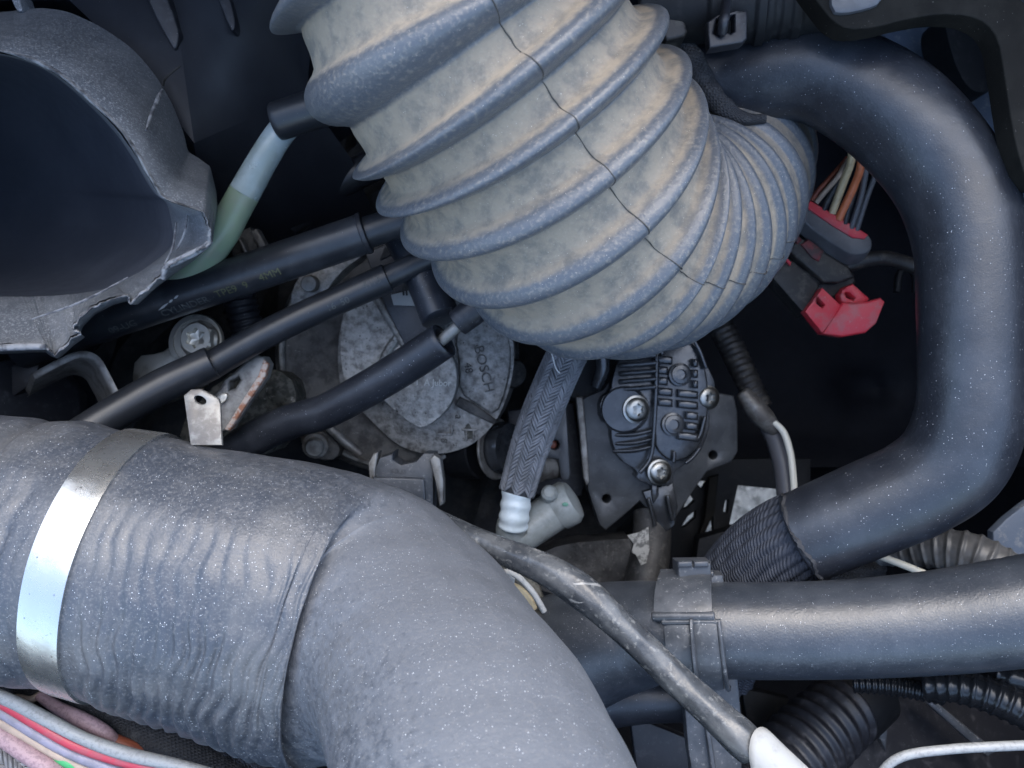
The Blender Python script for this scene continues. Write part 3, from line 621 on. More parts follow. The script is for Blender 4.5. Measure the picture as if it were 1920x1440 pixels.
h3 = thing('crossing_hose', 'plain matt black hose crossing in front of the round pump', 'hose')
sweep('hose_wall', [(400, 872, .338, 33), (470, 826, .333, 33), (540, 792, .328, 33), (608, 772, .323, 33), (680, 734, .318, 34), (760, 686, .313, 35), (832, 638, .308, 35)], M['hose'], h3, per=10, m=44, ends=('open', 'hole'))
sweep('inner_rod', [(826, 640, .308, 11), (858, 612, .307, 11), (905, 570, .306, 11)], M['zinc_dull'], h3, per=4, m=20)
sweep('end_cuff', [(858, 606, .305, 26), (884, 586, .304, 27), (930, 552, .303, 27)], M['plastic'], h3, per=5, m=32)

h4 = thing('upright_hose', 'short matt black hose ending above the crossing hose', 'hose')
sweep('hose_wall', [(735, 410, .330, 35), (775, 480, .325, 36), (806, 545, .320, 37), (826, 596, .316, 37)], M['hose'], h4, per=8, m=40, ends=('open', 'cap'))

# ============================================================ vacuum pump
vp = thing('vacuum_pump', 'round weathered aluminium pump with raised maker name and cast marks', 'pump')
lathe('body', (748, 660, .375), (.12, -.05, 1), [(.1, -60), (226, -60), (228, -10), (226, 2), (218, 8), (.1, 9)], M['alu_dark'], vp, m=64)
lathe('flange', (748, 660, .375), (.12, -.05, 1), [(207, 9), (207, 18), (211, 21), (216, 20), (219, 12), (220, 4)], M['zinc_dull'], vp, m=72)
cov = [(655, 560), (705, 545), (740, 540), (800, 545), (870, 560), (930, 580), (958, 615), (966, 665), (958, 725), (935, 785), (895, 830), (845, 850), (795, 852), (750, 838), (715, 808), (680, 772), (650, 750), (636, 720), (632, 660), (640, 600)]
pcov = plate('cover', cov, .362, 14, M['alu'], vp, bevel=4.0, rnd=2, seg=4, ang=60, slope=(-.00002, .00001))
psec = plate('raised_sector', [(852, 628), (868, 600), (920, 585), (950, 612), (960, 665), (952, 725), (930, 782), (892, 757), (861, 736), (862, 690)], .3575, 6, M['alu'], vp, bevel=1.4, rnd=1, seg=3)
plate('centre_boss', [(700, 690), (730, 650), (775, 628), (825, 640), (850, 668), (858, 706), (852, 745), (832, 776), (800, 800), (782, 802), (752, 780), (724, 756), (702, 730)], .345, 18, M['alu'], vp, bevel=2.6, rnd=2, seg=4)
plate('side_boss', [(642, 590), (662, 560), (702, 552), (722, 585), (752, 630), (738, 652), (716, 690), (712, 728), (690, 742), (665, 746), (645, 715), (636, 655)], .3475, 16, M['alu'], vp, bevel=3.0, rnd=2, seg=4)
sweep('web', [(698, 545, .346, 9), (720, 580, .345, 9), (748, 626, .343, 10), (760, 646, .343, 10)], M['alu'], vp, per=5, m=14, ends=('round', 'round'))
sweep('web', [(748, 628, .343, 8), (726, 660, .345, 9), (712, 700, .346, 8), (714, 742, .348, 6)], M['alu'], vp, per=5, m=14, ends=('round', 'round'))
plate('groove', [(862, 744), (884, 754), (932, 788), (926, 796), (880, 774), (852, 760)], .3578, 2, M['alu_dark'], pcov, bevel=.5)
letters('maker_name', 'BOSCH', (907, 692, .3570), 76, 19, M['alu_dark'], psec, .5, 1.05)
letters('cast_mark', '48', (878, 690, .3570), 80, 15, M['alu_dark'], psec, .4)
letters('cast_mark', 'a', (860, 782, .3611), 96, 15, M['ink'], pcov, .4)
letters('cast_mark', '8', (832, 826, .3611), 96, 13, M['alu_dark'], pcov, .4)
letters('handwriting', '1  A Jubor', (812, 718, .3442), 2, 13, M['scribble'], vp, .05, .9)
for x0, y0, x1, y1 in ((866, 806, 896, 806), (874, 806, 874, 826), (888, 806, 888, 826), (820, 812, 846, 816), (846, 816, 848, 796)):
    plate('cast_bar', rect((x0 + x1) / 2, (y0 + y1) / 2, max(4, abs(x1 - x0)), max(4, abs(y1 - y0))), .3602, 1.2, M['alu'], pcov, bevel=.2)
plate('stain', chaikin([(872, 792), (896, 796), (894, 822), (870, 824)], 2), .3612, .3, M['block'], pcov, bevel=0)
lathe('side_knob', (962, 700, .372), (.6, .1, 1), [(.1, -30), (28, -30), (28, 0), (24, 8), (14, 12), (.1, 13)], M['alu_dark'], vp)
# bracket and bolts on the pump rim
pb = thing('pump_bracket', 'pitted aluminium bracket arm bolted to the rim of the round pump', 'bracket')
plate('arm', [(543, 572), (548, 540), (568, 508), (600, 492), (640, 478), (672, 462), (682, 466), (680, 480), (648, 502), (622, 530), (604, 560), (572, 586)], .343, 10, M['alu'], pb, bevel=1.5, rnd=1, seg=3)
lathe('bolt', (581, 532, .340), (-.1, .1, 1), [(.1, -10), (16, -10), (16, 4), (14, 8), (.1, 9)], M['zinc_dull'], pb)
pf = thing('flange_bolt', 'small round bolt head under the crossing hose by the pump', 'bolt')
lathe('head', (590, 838, .352), (.1, .2, 1), [(.1, -24), (24, -24), (24, -6), (18, -6), (18, 6), (15, 10), (.1, 11)], M['zinc_dull'], pf)
plate('lug', [(560, 800), (610, 806), (640, 836), (632, 862), (598, 864), (566, 840)], .357, 14, M['alu_dark'], pf, bevel=2, rnd=1)
pr = thing('pump_pipe', 'thin grey metal strip under the crossing hose beside the pump', 'strip')
sweep('rod', [(604, 790, .352, 8), (640, 822, .352, 9), (676, 852, .353, 9)], M['zinc_dull'], pr, per=4, m=16)

# module with the triangle and its sticker
tm = thing('sensor_module', 'black plastic module with a triangle mark behind the hoses', 'module')
plate('housing', [(684, 474), (756, 444), (800, 560), (830, 640), (760, 650), (722, 575)], .338, 12, M['plastic'], tm, bevel=1)
plate('arrow', [(712, 487), (722, 461), (738, 475)], .3372, .4, M['triangle'], tm, bevel=0)
plate('slot_rib', [(702, 503), (762, 482), (764, 490), (705, 511)], .335, 4, M['plastic'], tm, bevel=.6)
stk = thing('barcode_sticker', 'small white sticker with black bars between two black hoses', 'sticker')
pap = plate('paper', [(733, 553), (790, 538), (838, 566), (842, 576), (738, 572)], .3355, .5, M['label'], stk, bevel=0)
for k, x in enumerate((756, 762, 770, 775)): plate('bar', rect(x, 546, 3.5, 16, -6), .3349, .3, M['ink'], pap, bevel=0)

# ============================================================ torx bolt and its neighbours
tb_ = thing('torx_bolt', 'pale steel bolt with torx socket and wide washer', 'bolt')
AX = (-.08, -.12, 1)
lathe('washer', (366, 640, .333), AX, [(20, -10), (52, -10), (53, -3), (51, 1), (42, 2), (41, 0), (20, 0)], M['zinc'], tb_)
lathe('head', (372, 636, .329), AX, [(20, -14), (36, -12), (36, -2), (33, 2, 'h'), (31, 10, 'h'), (28, 13), (17, 13, 's'), (16, 0, 's'), (.1, -2)], M['zinc'], tb_, m=60, ang=30)
ba = thing('bolt_bracket', 'beige metal lug under the torx bolt washer', 'bracket')
plate('lug', [(252, 668), (300, 662), (318, 650), (345, 640), (380, 660), (372, 720), (330, 742), (262, 766), (246, 720)], .340, 16, M['zinc'], ba, bevel=2, rnd=1)
hk = thing('hook_bracket', 'bent grey steel strip bracket shaped like a hook', 'bracket')
def strip_outline(pts, w):
    p = resample(pts, 24); t = np.gradient(p, axis=0); t /= np.linalg.norm(t, axis=1)[:, None]; nrm = np.stack([-t[:, 1], t[:, 0]], 1)
    return [tuple(q) for q in p + nrm * w / 2] + [tuple(q) for q in (p - nrm * w / 2)[::-1]]
plate('strip', strip_outline([(62, 706), (110, 680), (150, 664), (180, 672), (198, 700), (216, 735), (240, 778)], 15), .313, 22, M['zinc_dull'], hk, bevel=.8, pull=D(-.55, .28, -.8))
lv = thing('chipped_lever', 'grey metal lever with an eye and a chipped rusty edge', 'lever')
plate('arm', [(392, 752), (428, 706), (462, 676), (480, 666), (494, 668), (502, 682), (496, 706), (464, 752), (428, 806), (398, 816), (384, 800)], .316, 8, M['zinc_dull'], lv,
      holes=[[(428, 716), (446, 706), (450, 712), (440, 728), (428, 732)]], bevel=1.6, seg=3, rnd=0)
plate('chipped_edge', [(494, 674), (502, 682), (497, 706), (466, 752), (430, 808), (420, 806), (456, 748), (484, 704)], .3148, 3, M['rust'], lv, bevel=.5)
plate('boss', circ(414, 748, 14, 14, .6, -40), .3142, 3, M['zinc'], lv, bevel=.8)

# engine castings showing between the hoses
def casting(name, label, cat, outline, d, amp, mt, seed, step=7, slope=(0, 0), thick=18, extra=None):
    t = thing(name, label, cat); rg = np.random.default_rng(seed)
    xs = [p[0] for p in outline]; ys = [p[1] for p in outline]; x0, x1, y0, y1 = min(xs), max(xs), min(ys), max(ys)
    ph = rg.uniform(0, 6.28, 8); kx = rg.uniform(.02, .09, 8); ky = rg.uniform(.02, .09, 8)
    bm = bmesh.new(); vs = [bm.verts.new(P(x, y, d)) for x, y in chaikin(outline, 1)]; bm.faces.new(vs)
    bmesh.ops.triangulate(bm, faces=bm.faces[:])
    bmesh.ops.subdivide_edges(bm, edges=bm.edges[:], cuts=5, use_grid_fill=True)
    bmesh.ops.triangulate(bm, faces=bm.faces[:])
    for v in bm.verts:
        q = (np.array(v.co) - CAMO) @ CAMR; px, py = 960 + F * q[0] / -q[2], 720 - F * q[1] / -q[2]
        hgt = sum(math.sin(kx[k] * px + ky[k] * py * (-1) ** k + ph[k]) for k in range(8)) / 4
        v.co += Vector(NEAR) * (hgt * amp * 1e-3 - (slope[0] * (px - x0) + slope[1] * (py - y0)))
    bnd = [e for e in bm.edges if len(e.link_faces) == 1]
    r = bmesh.ops.extrude_edge_only(bm, edges=bnd); bmesh.ops.translate(bm, vec=Vector(-NEAR) * thick * 1e-3, verts=[g for g in r['geom'] if isinstance(g, bmesh.types.BMVert)])
    from_bm('casting', bm, mt, t, 50); return t
casting('engine_casting', 'mottled olive-grey engine casting beside the chipped lever', 'casting', [(330, 800), (420, 700), (470, 700), (520, 690), (556, 720), (552, 800), (500, 860), (360, 870)], .350, 2.5, M['block'], 1)
casting('pipe_flange', 'dull dark metal flange above the straight hose', 'flange', [(985, 1050), (1060, 1018), (1150, 1012), (1190, 1010), (1200, 1120), (1010, 1120)], .372, 1.2, M['flange'], 2)
ep = thing('engine_pipe', 'short grey metal pipe with a pale flaking patch beside the flange', 'pipe')
sweep('pipe', [(1222, 960, .378, 34), (1222, 1010, .374, 36), (1216, 1060, .37, 38), (1206, 1120, .367, 40)], M['flange'], ep, per=8, m=36)
plate('pale_patch', [(1176, 1004), (1198, 998), (1216, 988), (1218, 1030), (1212, 1056), (1202, 1060), (1192, 1040), (1184, 1036), (1188, 1020)], .3495, .6, M['patch'], ep, bevel=.2)
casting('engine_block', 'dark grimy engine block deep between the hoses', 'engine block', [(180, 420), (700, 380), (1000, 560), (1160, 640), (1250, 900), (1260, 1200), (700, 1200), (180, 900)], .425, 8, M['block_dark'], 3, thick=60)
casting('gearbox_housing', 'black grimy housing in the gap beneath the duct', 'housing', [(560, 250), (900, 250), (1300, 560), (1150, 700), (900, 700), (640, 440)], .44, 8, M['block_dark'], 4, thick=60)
# small things around the printed hose
gs = thing('guide_strips', 'two small grey metal strips standing behind the printed hose', 'strip')
plate('strip', [(468, 432), (482, 428), (502, 465), (488, 472)], .345, 6, M['zinc_dull'], gs, bevel=.5)
plate('strip', [(444, 446), (450, 444), (466, 478), (460, 482)], .345, 6, M['zinc_dull'], gs, bevel=.5)
plate('backing', [(430, 440), (470, 425), (500, 500), (440, 510)], .352, 5, M['alu_dark'], gs, bevel=.6)
kl = thing('hidden_loom', 'dark corrugated tube in shadow between printed and stepped hoses', 'conduit')
sweep('conduit', [(440, 520, .36, 30), (452, 575, .36, 30), (470, 640, .362, 30)], M['plastic'], kl, per=30, m=30, rad=lambda t, th, l, r: r * (1 + .07 * np.sin(l * 2 * math.pi / .0026)), ang=180)
dh = thing('shadow_hose', 'black hose in deep shadow beside the corrugated duct', 'hose')
sweep('hose_wall', [(540, 420, .40, 30), (620, 352, .40, 30), (720, 300, .40, 30)], M['tpe'], dh, per=6, m=28)
dl_ = thing('inlet_flap', 'dull black plastic flap below the broken duct lip', 'flap')
plate('flap', [(-20, 680), (60, 664), (110, 690), (150, 740), (150, 800), (-20, 800)], .345, 6, M['plastic'], dl_, bevel=1, slope=(.0002, 0))
plate('web', [(0, 690), (80, 670), (60, 720), (0, 760)], .335, 8, M['plastic'], dl_, bevel=1)

# ============================================================ plug under the pump, relay and fittings
pl = thing('sensor_plug', 'dark grey rectangular plug with raised letters and a side clip', 'plug')
plate('shell', [(704, 880), (712, 858), (734, 852), (738, 846), (736, 862), (752, 872), (780, 866), (795, 850), (815, 850), (812, 898), (812, 960), (704, 940)], .338, 16, M['clip_pl'], pl, bevel=1.0)
plate('step', [(698, 894), (790, 896), (796, 900), (800, 955), (700, 955)], .336, 6, M['clip_pl'], pl, bevel=1.6, seg=4)
letters('raised_mark', '63LI7', (747, 884, .3378), 3, 8, M['grey_seal'], pl, .3, 1.2)
plate('side_clip', [(805, 862), (814, 852), (826, 860), (832, 900), (832, 945), (824, 950), (816, 905)], .334, 8, M['zinc_dull'], pl, bevel=1.2)
plate('side_tab', [(690, 868), (700, 850), (710, 846), (704, 880), (704, 902), (692, 898)], .337, 8, M['zinc_dull'], pl, bevel=1)
sl = thing('black_pulley', 'small black pulley drum with a thin bright rim beside the pump', 'pulley')
lathe('drum', (905, 842, .375), (.85, -.05, .6), [(.1, -60), (56, -60), (56, 0), (52, 2), (50, -4), (.1, -6)], M['plastic_dark'], sl)
lathe('rim', (928, 841, .372), (.85, -.05, .6), [(44, 0), (56, 0), (58, 2), (58, 4), (56, 6), (44, 6)], M['zinc_dull'], sl)
lathe('hub', (945, 840, .372), (.85, -.05, .6), [(.1, -14), (48, -14), (50, 0), (46, 14), (8, 16), (.1, 16)], M['alt'], sl)

# ============================================================ alternator
al = thing('alternator', 'satin black alternator with finned rear cover and steel screws', 'alternator')
plate('back_plate', [(1092, 748), (1130, 730), (1160, 690), (1290, 660), (1340, 735), (1376, 742), (1383, 770), (1384, 846), (1372, 866), (1326, 884), (1302, 918), (1272, 962), (1252, 1000), (1200, 940), (1168, 968), (1136, 994), (1124, 985), (1102, 918), (1100, 850)],
      .372, 12, M['alt_plate'], al, bevel=.8, holes=[circ(1337, 853, 8, 12), circ(1137, 935, 8, 12)])
plate('bright_edge', [(1080, 744), (1093, 744), (1102, 850), (1105, 902), (1100, 912), (1094, 896)], .370, 4, M['zinc_dull'], al, bevel=.6)
cover = [(1148, 712), (1158, 676), (1190, 655), (1240, 640), (1292, 628), (1314, 648), (1328, 690), (1342, 716), (1340, 738), (1328, 752), (1332, 790), (1322, 832), (1300, 862), (1272, 878), (1262, 888), (1262, 912), (1226, 912), (1190, 898), (1198, 884), (1160, 862), (1146, 826), (1146, 800), (1126, 788), (1124, 748), (1146, 732)]
rcov = plate('rear_cover', cover, .360, 14, M['alt'], al, bevel=1.6, rnd=1, seg=3)
plate('cover_step', [(1236, 650), (1292, 634), (1314, 662), (1326, 700), (1330, 760), (1320, 824), (1296, 856), (1262, 868), (1238, 852), (1226, 830), (1230, 740)], .357, 5, M['alt'], rcov, bevel=1.2, rnd=1, seg=3)
for y in (668, 682, 697, 712, 727): sweep('cooling_fin', [(1162, y + 4, .3585, 4.6), (1196, y + 1, .3555, 4.8), (1229, y - 2, .354, 4.6)], M['alt'], rcov, per=4, m=12, ends=('round', 'round'))
for y in (812, 828, 842): sweep('cooling_fin', [(1150, y + 4, .361, 4), (1190, y + 2, .3585, 5), (1226, y - 6, .357, 4)], M['alt'], rcov, per=4, m=12, ends=('round', 'round'))
for r_, y in enumerate(range(676, 836, 20)):
    for x0, x1 in ((1234, 1262), (1271, 1310)):
        cx = (x0 + x1) / 2; dy = (cx - 1260) * .10 + 2
        segs = [(x0, x1)]
        for bx, by in ((1277, 702), (1264, 796)):
            if abs(y + dy - by) < 24: segs = [(a, min(b, bx - 24)) for a, b in segs if a < bx - 24] + [(max(a, bx + 22), b) for a, b in segs if b > bx + 22]
        for a, b in segs:
            if b - a > 6: plate('cooling_pad', [(a, y - 7.5 + (a - 1260) * .1), (b, y - 7.5 + (b - 1260) * .1), (b, y + 7.5 + (b - 1260) * .1), (a, y + 7.5 + (a - 1260) * .1)], .3525, 5.5, M['alt'], rcov, bevel=1.1, seg=3)
for x, y in ((1277, 702), (1264, 796)): lathe('stud_boss', (x, y, .3535), (.12, -.05, 1), [(.1, -14), (22, -14), (22, -4), (18, -3), (17, 0), (10, 1), (9, -4), (.1, -4)], M['alt'], rcov, m=28)
for pts in ([(1298, 632), (1313, 660), (1324, 690)], [(1322, 782), (1314, 812), (1306, 826)], [(1312, 840), (1300, 856), (1286, 868)], [(1240, 648), (1241, 656), (1242, 664)], [(1264, 848), (1264, 858), (1263, 866)], [(1232, 660), (1230, 740), (1226, 810), (1220, 858), (1200, 886)]):
    sweep('cover_rib', [(x, y, .3545, 4) for x, y in pts], M['alt'], rcov, per=6, m=10, ends=('round', 'round'))
lathe('screw_boss', (1170, 768, .358), (-.25, -.02, 1), [(.1, -30), (46, -30), (44, 2), (40, 6), (.1, 7)], M['alt'], al)
def pan_screw(x, y, d, r, parent, ax=(.25, .02, 1)):
    s = lathe('screw', (x, y, d), ax, [(.1, -8), (r * 1.16, -8), (r * 1.16, -2), (r * .98, -1), (r * .98, 3), (r * .90, r * .22), (r * .66, r * .30), (r * .46, r * .32, 's'), (r * .42, r * .02, 's'), (.1, 0)], M['screw'], parent, m=48, ang=30)
pan_screw(1194, 768, .354, 23, al); pan_screw(1329, 746, .358, 20, al); pan_screw(1238, 886, .355, 21, al)
plate('leg', [(1222, 905), (1236, 905), (1236, 930), (1226, 945), (1222, 930)], .366, 8, M['alt'], al, bevel=1)
plate('foot_casting', [(1205, 922), (1262, 905), (1272, 950), (1266, 985), (1248, 1000), (1226, 975)], .368, 14, M['alt'], al, bevel=1.2)
for pts in ([(1216, 935), (1222, 958), (1228, 985)], [(1252, 930), (1256, 955), (1262, 975)]): sweep('foot_rib', [(x, y, .366, 4) for x, y in pts], M['alt'], al, per=4, m=10, ends=('round', 'round'))
lathe('side_housing', (1105, 700, .378), (0, 0, 1), [(.1, -30), (60, -30), (60, 0), (55, 6), (.1, 8)], M['plastic_dark'], al)
sweep('neck', [(1126, 655, .365, 14), (1130, 690, .366, 14), (1118, 725, .368, 12)], M['alt'], al, per=5, m=18)
rg_ = thing('regulator_block', 'dark plastic regulator block with copper screw beside the alternator', 'regulator')
plate('base', [(952, 770), (1075, 755), (1098, 900), (1090, 930), (960, 925)], .388, 14, M['plastic'], rg_, bevel=1)
plate('frame', [(1046, 766), (1062, 764), (1070, 890), (1066, 902), (1052, 900), (1046, 862), (1022, 858), (1018, 822), (1042, 812)], .372, 10, M['alt_plate'], rg_, bevel=.8, holes=[circ(1040, 834, 9, 14)])
lathe('copper_screw', (1036, 834, .376), (0, 0, 1), [(.1, -10), (8, -10), (8, 0), (5, 2), (.1, 2)], M['brown'], rg_)
lathe('terminal', (1010, 878, .374), (-.8, .05, .6), [(.1, -40), (24, -40), (24, -4), (26, -2), (26, 2), (20, 4), (.1, 4)], M['zinc_dull'], rg_)
lathe('terminal_nut', (995, 880, .373), (-.8, .05, .6), [(.1, -6), (18, -6, 'h'), (18, 6, 'h'), (.1, 8)], M['grey_pl'], rg_)
lathe('dowel', (1030, 795, .375), (-.5, 0, 1), [(.1, -14), (14, -14), (14, 4), (10, 8), (.1, 8)], M['alt_plate'], rg_)

# ============================================================ braided hose and white elbow
bh = thing('braided_hose', 'grey braided fabric hose running down to the white fitting', 'hose')
bpts = [(1092, 610, .342, 34), (1062, 668, .340, 34), (1034, 730, .338, 34), (1008, 796, .336, 34), (986, 862, .335, 32), (968, 926, .334, 30)]
_, btb = sweep('core', bpts, M['braid_core'], bh, per=12, m=36, ends=('open', 'cap'))
def chevrons(tb, cols, step, skew, wide, seed):      # short strands laid in columns that slant to and fro
    rg = np.random.default_rng(seed); V, Fc = [], []; dth = 2 * math.pi / cols
    for j in range(cols):
        sg = 1 if j % 2 else -1
        for q in range(int(tb.len[-1] / step) + 1):
            l0 = q * step + rg.normal(0, step * .06)
            for e in range(5):
                u = e / 4 - .5; l = min(max(l0 + sg * u * skew, 0), tb.len[-1]); a = (j + .5 + u * 1.16) * dth; up = .00095 - .0011 * abs(u) ** 1.5 * 2
                for w, dz in ((-.5, -.00045), (-.22, 0.0), (.22, 0.0), (.5, -.00045)): V.append(tb.at(min(max(l + w * wide, 0), tb.len[-1]), a, up + dz))
                if e: z = len(V) - 8; Fc += [(z, z + 1, z + 5, z + 4), (z + 1, z + 2, z + 6, z + 5), (z + 2, z + 3, z + 7, z + 6)]
    return V, Fc
Vb, Fb = chevrons(btb, 14, .00165, .0042, .00150, 4)
o = mesh('braid', Vb, Fb, M['braid'], bh); o['kind'] = 'stuff'
we = thing('hose_fitting', 'pale translucent plastic elbow fitting with ribbed white collar', 'fitting')
sweep('ribbed_collar', [(970, 918, .334, 28), (967, 945, .334, 28), (964, 970, .334, 28), (962, 988, .335, 27)], M['white_pl'], we, per=14, m=40, rad=lambda t, th, l, r: r * (1 + .045 * np.sin(t * 2 * math.pi * 1.15)), ang=180)
sweep('elbow', [(962, 980, .337, 30), (962, 996, .339, 32), (978, 1000, .341, 35), (1010, 978, .343, 37), (1042, 956, .345, 38), (1058, 945, .346, 38)], M['grey_pl'], we, per=10, m=40, ends=('round', 'cap'), ang=60)
lathe('end_nut', (1052, 950, .345), (.82, -.5, .2), [(.1, -8), (42, -8), (43, 0), (43, 18), (36, 28), (20, 32), (.1, 33)], M['grey_pl'], we)
lathe('lug', (1030, 925, .337), (0, -.5, 1), [(.1, -12), (16, -12), (15, 4), (10, 9), (.1, 10)], M['grey_pl'], we)
plate('green_dot', circ(1060, 946, 6, 14, .6), .3345, 1.2, M['green'], we, bevel=.2)

# ============================================================ cables right of the alternator
gc = thing('ground_cable', 'dark corrugated cable with crimped lug hanging beside the alternator', 'cable')
sweep('conduit', [(1340, 590, .395, 24), (1372, 652, .39, 24), (1402, 715, .385, 23), (1428, 765, .382, 21)], M['conn'], gc, per=36, m=28, rad=lambda t, th, l, r: r * (1 + .045 * np.sin(l * 2 * math.pi / .0028)), ang=180)
sweep('lug', [(1394, 738, .380, 15), (1410, 758, .379, 19), (1432, 784, .379, 20), (1452, 806, .380, 14)], M['zinc_dull'], gc, per=6, m=20, ends=('round', 'round'))
sweep('cable', [(1436, 788, .382, 16), (1456, 830, .382, 18), (1470, 880, .38, 19), (1478, 950, .376, 19)], M['wire_grey'], gc, per=8, m=24)
ww = thing('clean_white_wire', 'clean white wire hanging from the crimped lug', 'wire')
sweep('wire', [(1452, 792, .376, 6), (1470, 812, .374, 6.5), (1482, 850, .372, 6.5), (1488, 900, .37, 6.5), (1490, 940, .368, 6.5)], M['bright_white'], ww, per=8, m=14)
ct = thing('loose_thread', 'fine pale thread dangling under the corrugated duct', 'thread')
sweep('thread', [(1026, 640, .325, 1.4), (1036, 668, .322, 1.4), (1042, 690, .32, 1.2), (1050, 700, .32, 1.0)], M['cotton'], ct, per=4, m=6)

# ============================================================ red connector
rc = thing('multi_plug', 'grimy black multi-pin plug with bright red locking lever', 'connector')
plate('grey_frame', [(1500, 398), (1520, 376), (1618, 432), (1634, 446), (1636, 462), (1628, 474), (1600, 478), (1582, 470), (1506, 418)], .352, 6, M['grey_seal'], rc, bevel=1.6, rnd=1, seg=3, pull=D(-.1, .6, -.8))
plate('red_insert', [(1508, 386), (1520, 376), (1612, 430), (1628, 440), (1622, 448), (1600, 446), (1566, 426)], .3512, 4, M['red'], rc, bevel=.4)
plate('body', [(1430, 500), (1492, 432), (1600, 500), (1606, 530), (1560, 560), (1510, 588)], .362, 9, M['conn'], rc, bevel=1.4, seg=3, pull=D(-.05, .2, -.9))
plate('body_side', [(1430, 500), (1462, 470), (1540, 528), (1510, 590)], .3585, 10, M['conn'], rc, bevel=.8)
plate('body_top', [(1478, 470), (1500, 442), (1592, 500), (1604, 520), (1574, 530), (1546, 530)], .3555, 8, M['conn'], rc, bevel=1.2, seg=3)
plate('red_window', [(1502, 458), (1516, 448), (1546, 470), (1536, 490), (1524, 484)], .3545, 3, M['red_dirty'], rc, bevel=.6)
plate('red_window', [(1486, 446), (1496, 438), (1504, 450), (1496, 458)], .3545, 3, M['red_dirty'], rc, bevel=.5)
plate('red_sliver', [(1462, 476), (1466, 474), (1484, 492), (1482, 498)], .3572, 2, M['red'], rc, bevel=.2)
lev = plate('lever', [(1540, 626), (1580, 566), (1600, 568), (1630, 564), (1652, 558), (1660, 566), (1644, 606), (1624, 624), (1580, 632)], .350, 5, M['red'], rc, bevel=1.0, seg=3, slope=(-.00008, 0))
plate('lever_arm', [(1510, 584), (1530, 558), (1542, 540), (1576, 572), (1560, 600), (1542, 624)], .3535, 6, M['red'], lev, bevel=.8, holes=[[(1526, 562), (1534, 556), (1548, 572), (1542, 578), (1530, 570)]])
plate('lever_arm', [(1586, 538), (1600, 532), (1632, 560), (1624, 568), (1600, 572), (1578, 566), (1576, 552)], .3545, 6, M['red'], lev, bevel=.8, holes=[[(1584, 548), (1592, 548), (1604, 558), (1600, 563), (1588, 558)]])
WGRP = 'wires entering the red-topped plug'
wires = [('cream', [(1575, 215, .335, 7), (1594, 258, .338, 7), (1596, 300, .341, 7.5), (1580, 345, .347, 7.5), (1560, 400, .352, 7)], 'cream wire entering the red-topped plug'),
         ('orange', [(1600, 215, .335, 7), (1613, 262, .338, 7), (1614, 310, .341, 7.5), (1600, 352, .347, 7.5), (1572, 412, .352, 7.5)], 'orange wire entering the red-topped plug beside the cream wire'),
         ('wire_grey', [(1630, 280, .340, 5), (1622, 330, .343, 5.5), (1614, 370, .347, 5.5), (1596, 428, .352, 5.5)], 'grey wire alongside the orange wire at the red-topped plug'),
         ('wire_grey', [(1650, 290, .341, 5), (1640, 330, .344, 5), (1624, 375, .348, 5), (1606, 432, .352, 5)], 'outer grey wire entering the far end of the red-topped plug'),
         ('wire_black', [(1618, 300, .346, 5), (1606, 350, .348, 5), (1592, 390, .35, 5), (1584, 420, .352, 5)], 'black wire tucked between the orange and grey plug wires'),
         ('wire_black', [(1600, 300, .348, 5), (1580, 330, .348, 5), (1558, 365, .35, 5), (1544, 394, .352, 5)], 'black wire between the cream and thin tan plug wires'),
         ('tan', [(1590, 300, .346, 5), (1572, 330, .346, 5), (1548, 358, .35, 5), (1530, 380, .352, 5)], 'thin tan wire in the fan of wires at the red-topped plug'),
         ('brown', [(1590, 296, .350, 5), (1560, 330, .350, 5), (1534, 358, .352, 5), (1522, 376, .353, 5)], 'thin red-brown wire in the fan of wires at the red-topped plug'),
         ('wire_black', [(1586, 310, .352, 5), (1556, 340, .352, 5), (1530, 362, .354, 5), (1518, 376, .355, 5)], 'black wire below the thin red-brown plug wire')]
for k, pts, lab in wires:
    o, _ = sweep('plug_wire', pts, M[k], None, per=8, m=14)
    tag(o, lab, 'wire', WGRP)
pc = thing('plug_cable', 'dusty black cable leading from the plug to the hooked hose', 'cable')
sweep('cable', [(1570, 510, .362, 14), (1600, 494, .36, 14), (1650, 484, .356, 14), (1700, 494, .35, 14), (1760, 520, .345, 14)], M['conn'], pc, per=8, m=20)
wh = thing('wire_hook', 'small dark hook bracket on the shadowed bay side', 'hook')
sweep('hook', [(1682, 548, .40, 7), (1686, 516, .40, 7), (1700, 502, .40, 7), (1716, 516, .40, 7), (1716, 548, .40, 7)], M['plastic_dark'], wh, per=5, m=12)
# inner wing with an oval dent
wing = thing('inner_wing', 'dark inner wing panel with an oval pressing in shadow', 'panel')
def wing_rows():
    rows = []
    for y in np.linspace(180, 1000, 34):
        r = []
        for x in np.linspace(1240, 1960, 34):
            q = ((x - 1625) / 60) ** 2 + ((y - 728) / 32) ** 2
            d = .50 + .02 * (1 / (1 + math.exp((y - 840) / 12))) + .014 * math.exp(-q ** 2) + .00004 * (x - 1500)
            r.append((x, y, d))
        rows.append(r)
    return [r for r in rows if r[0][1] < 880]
loft('sheet', wing_rows(), M['bay'], wing, ang=60)

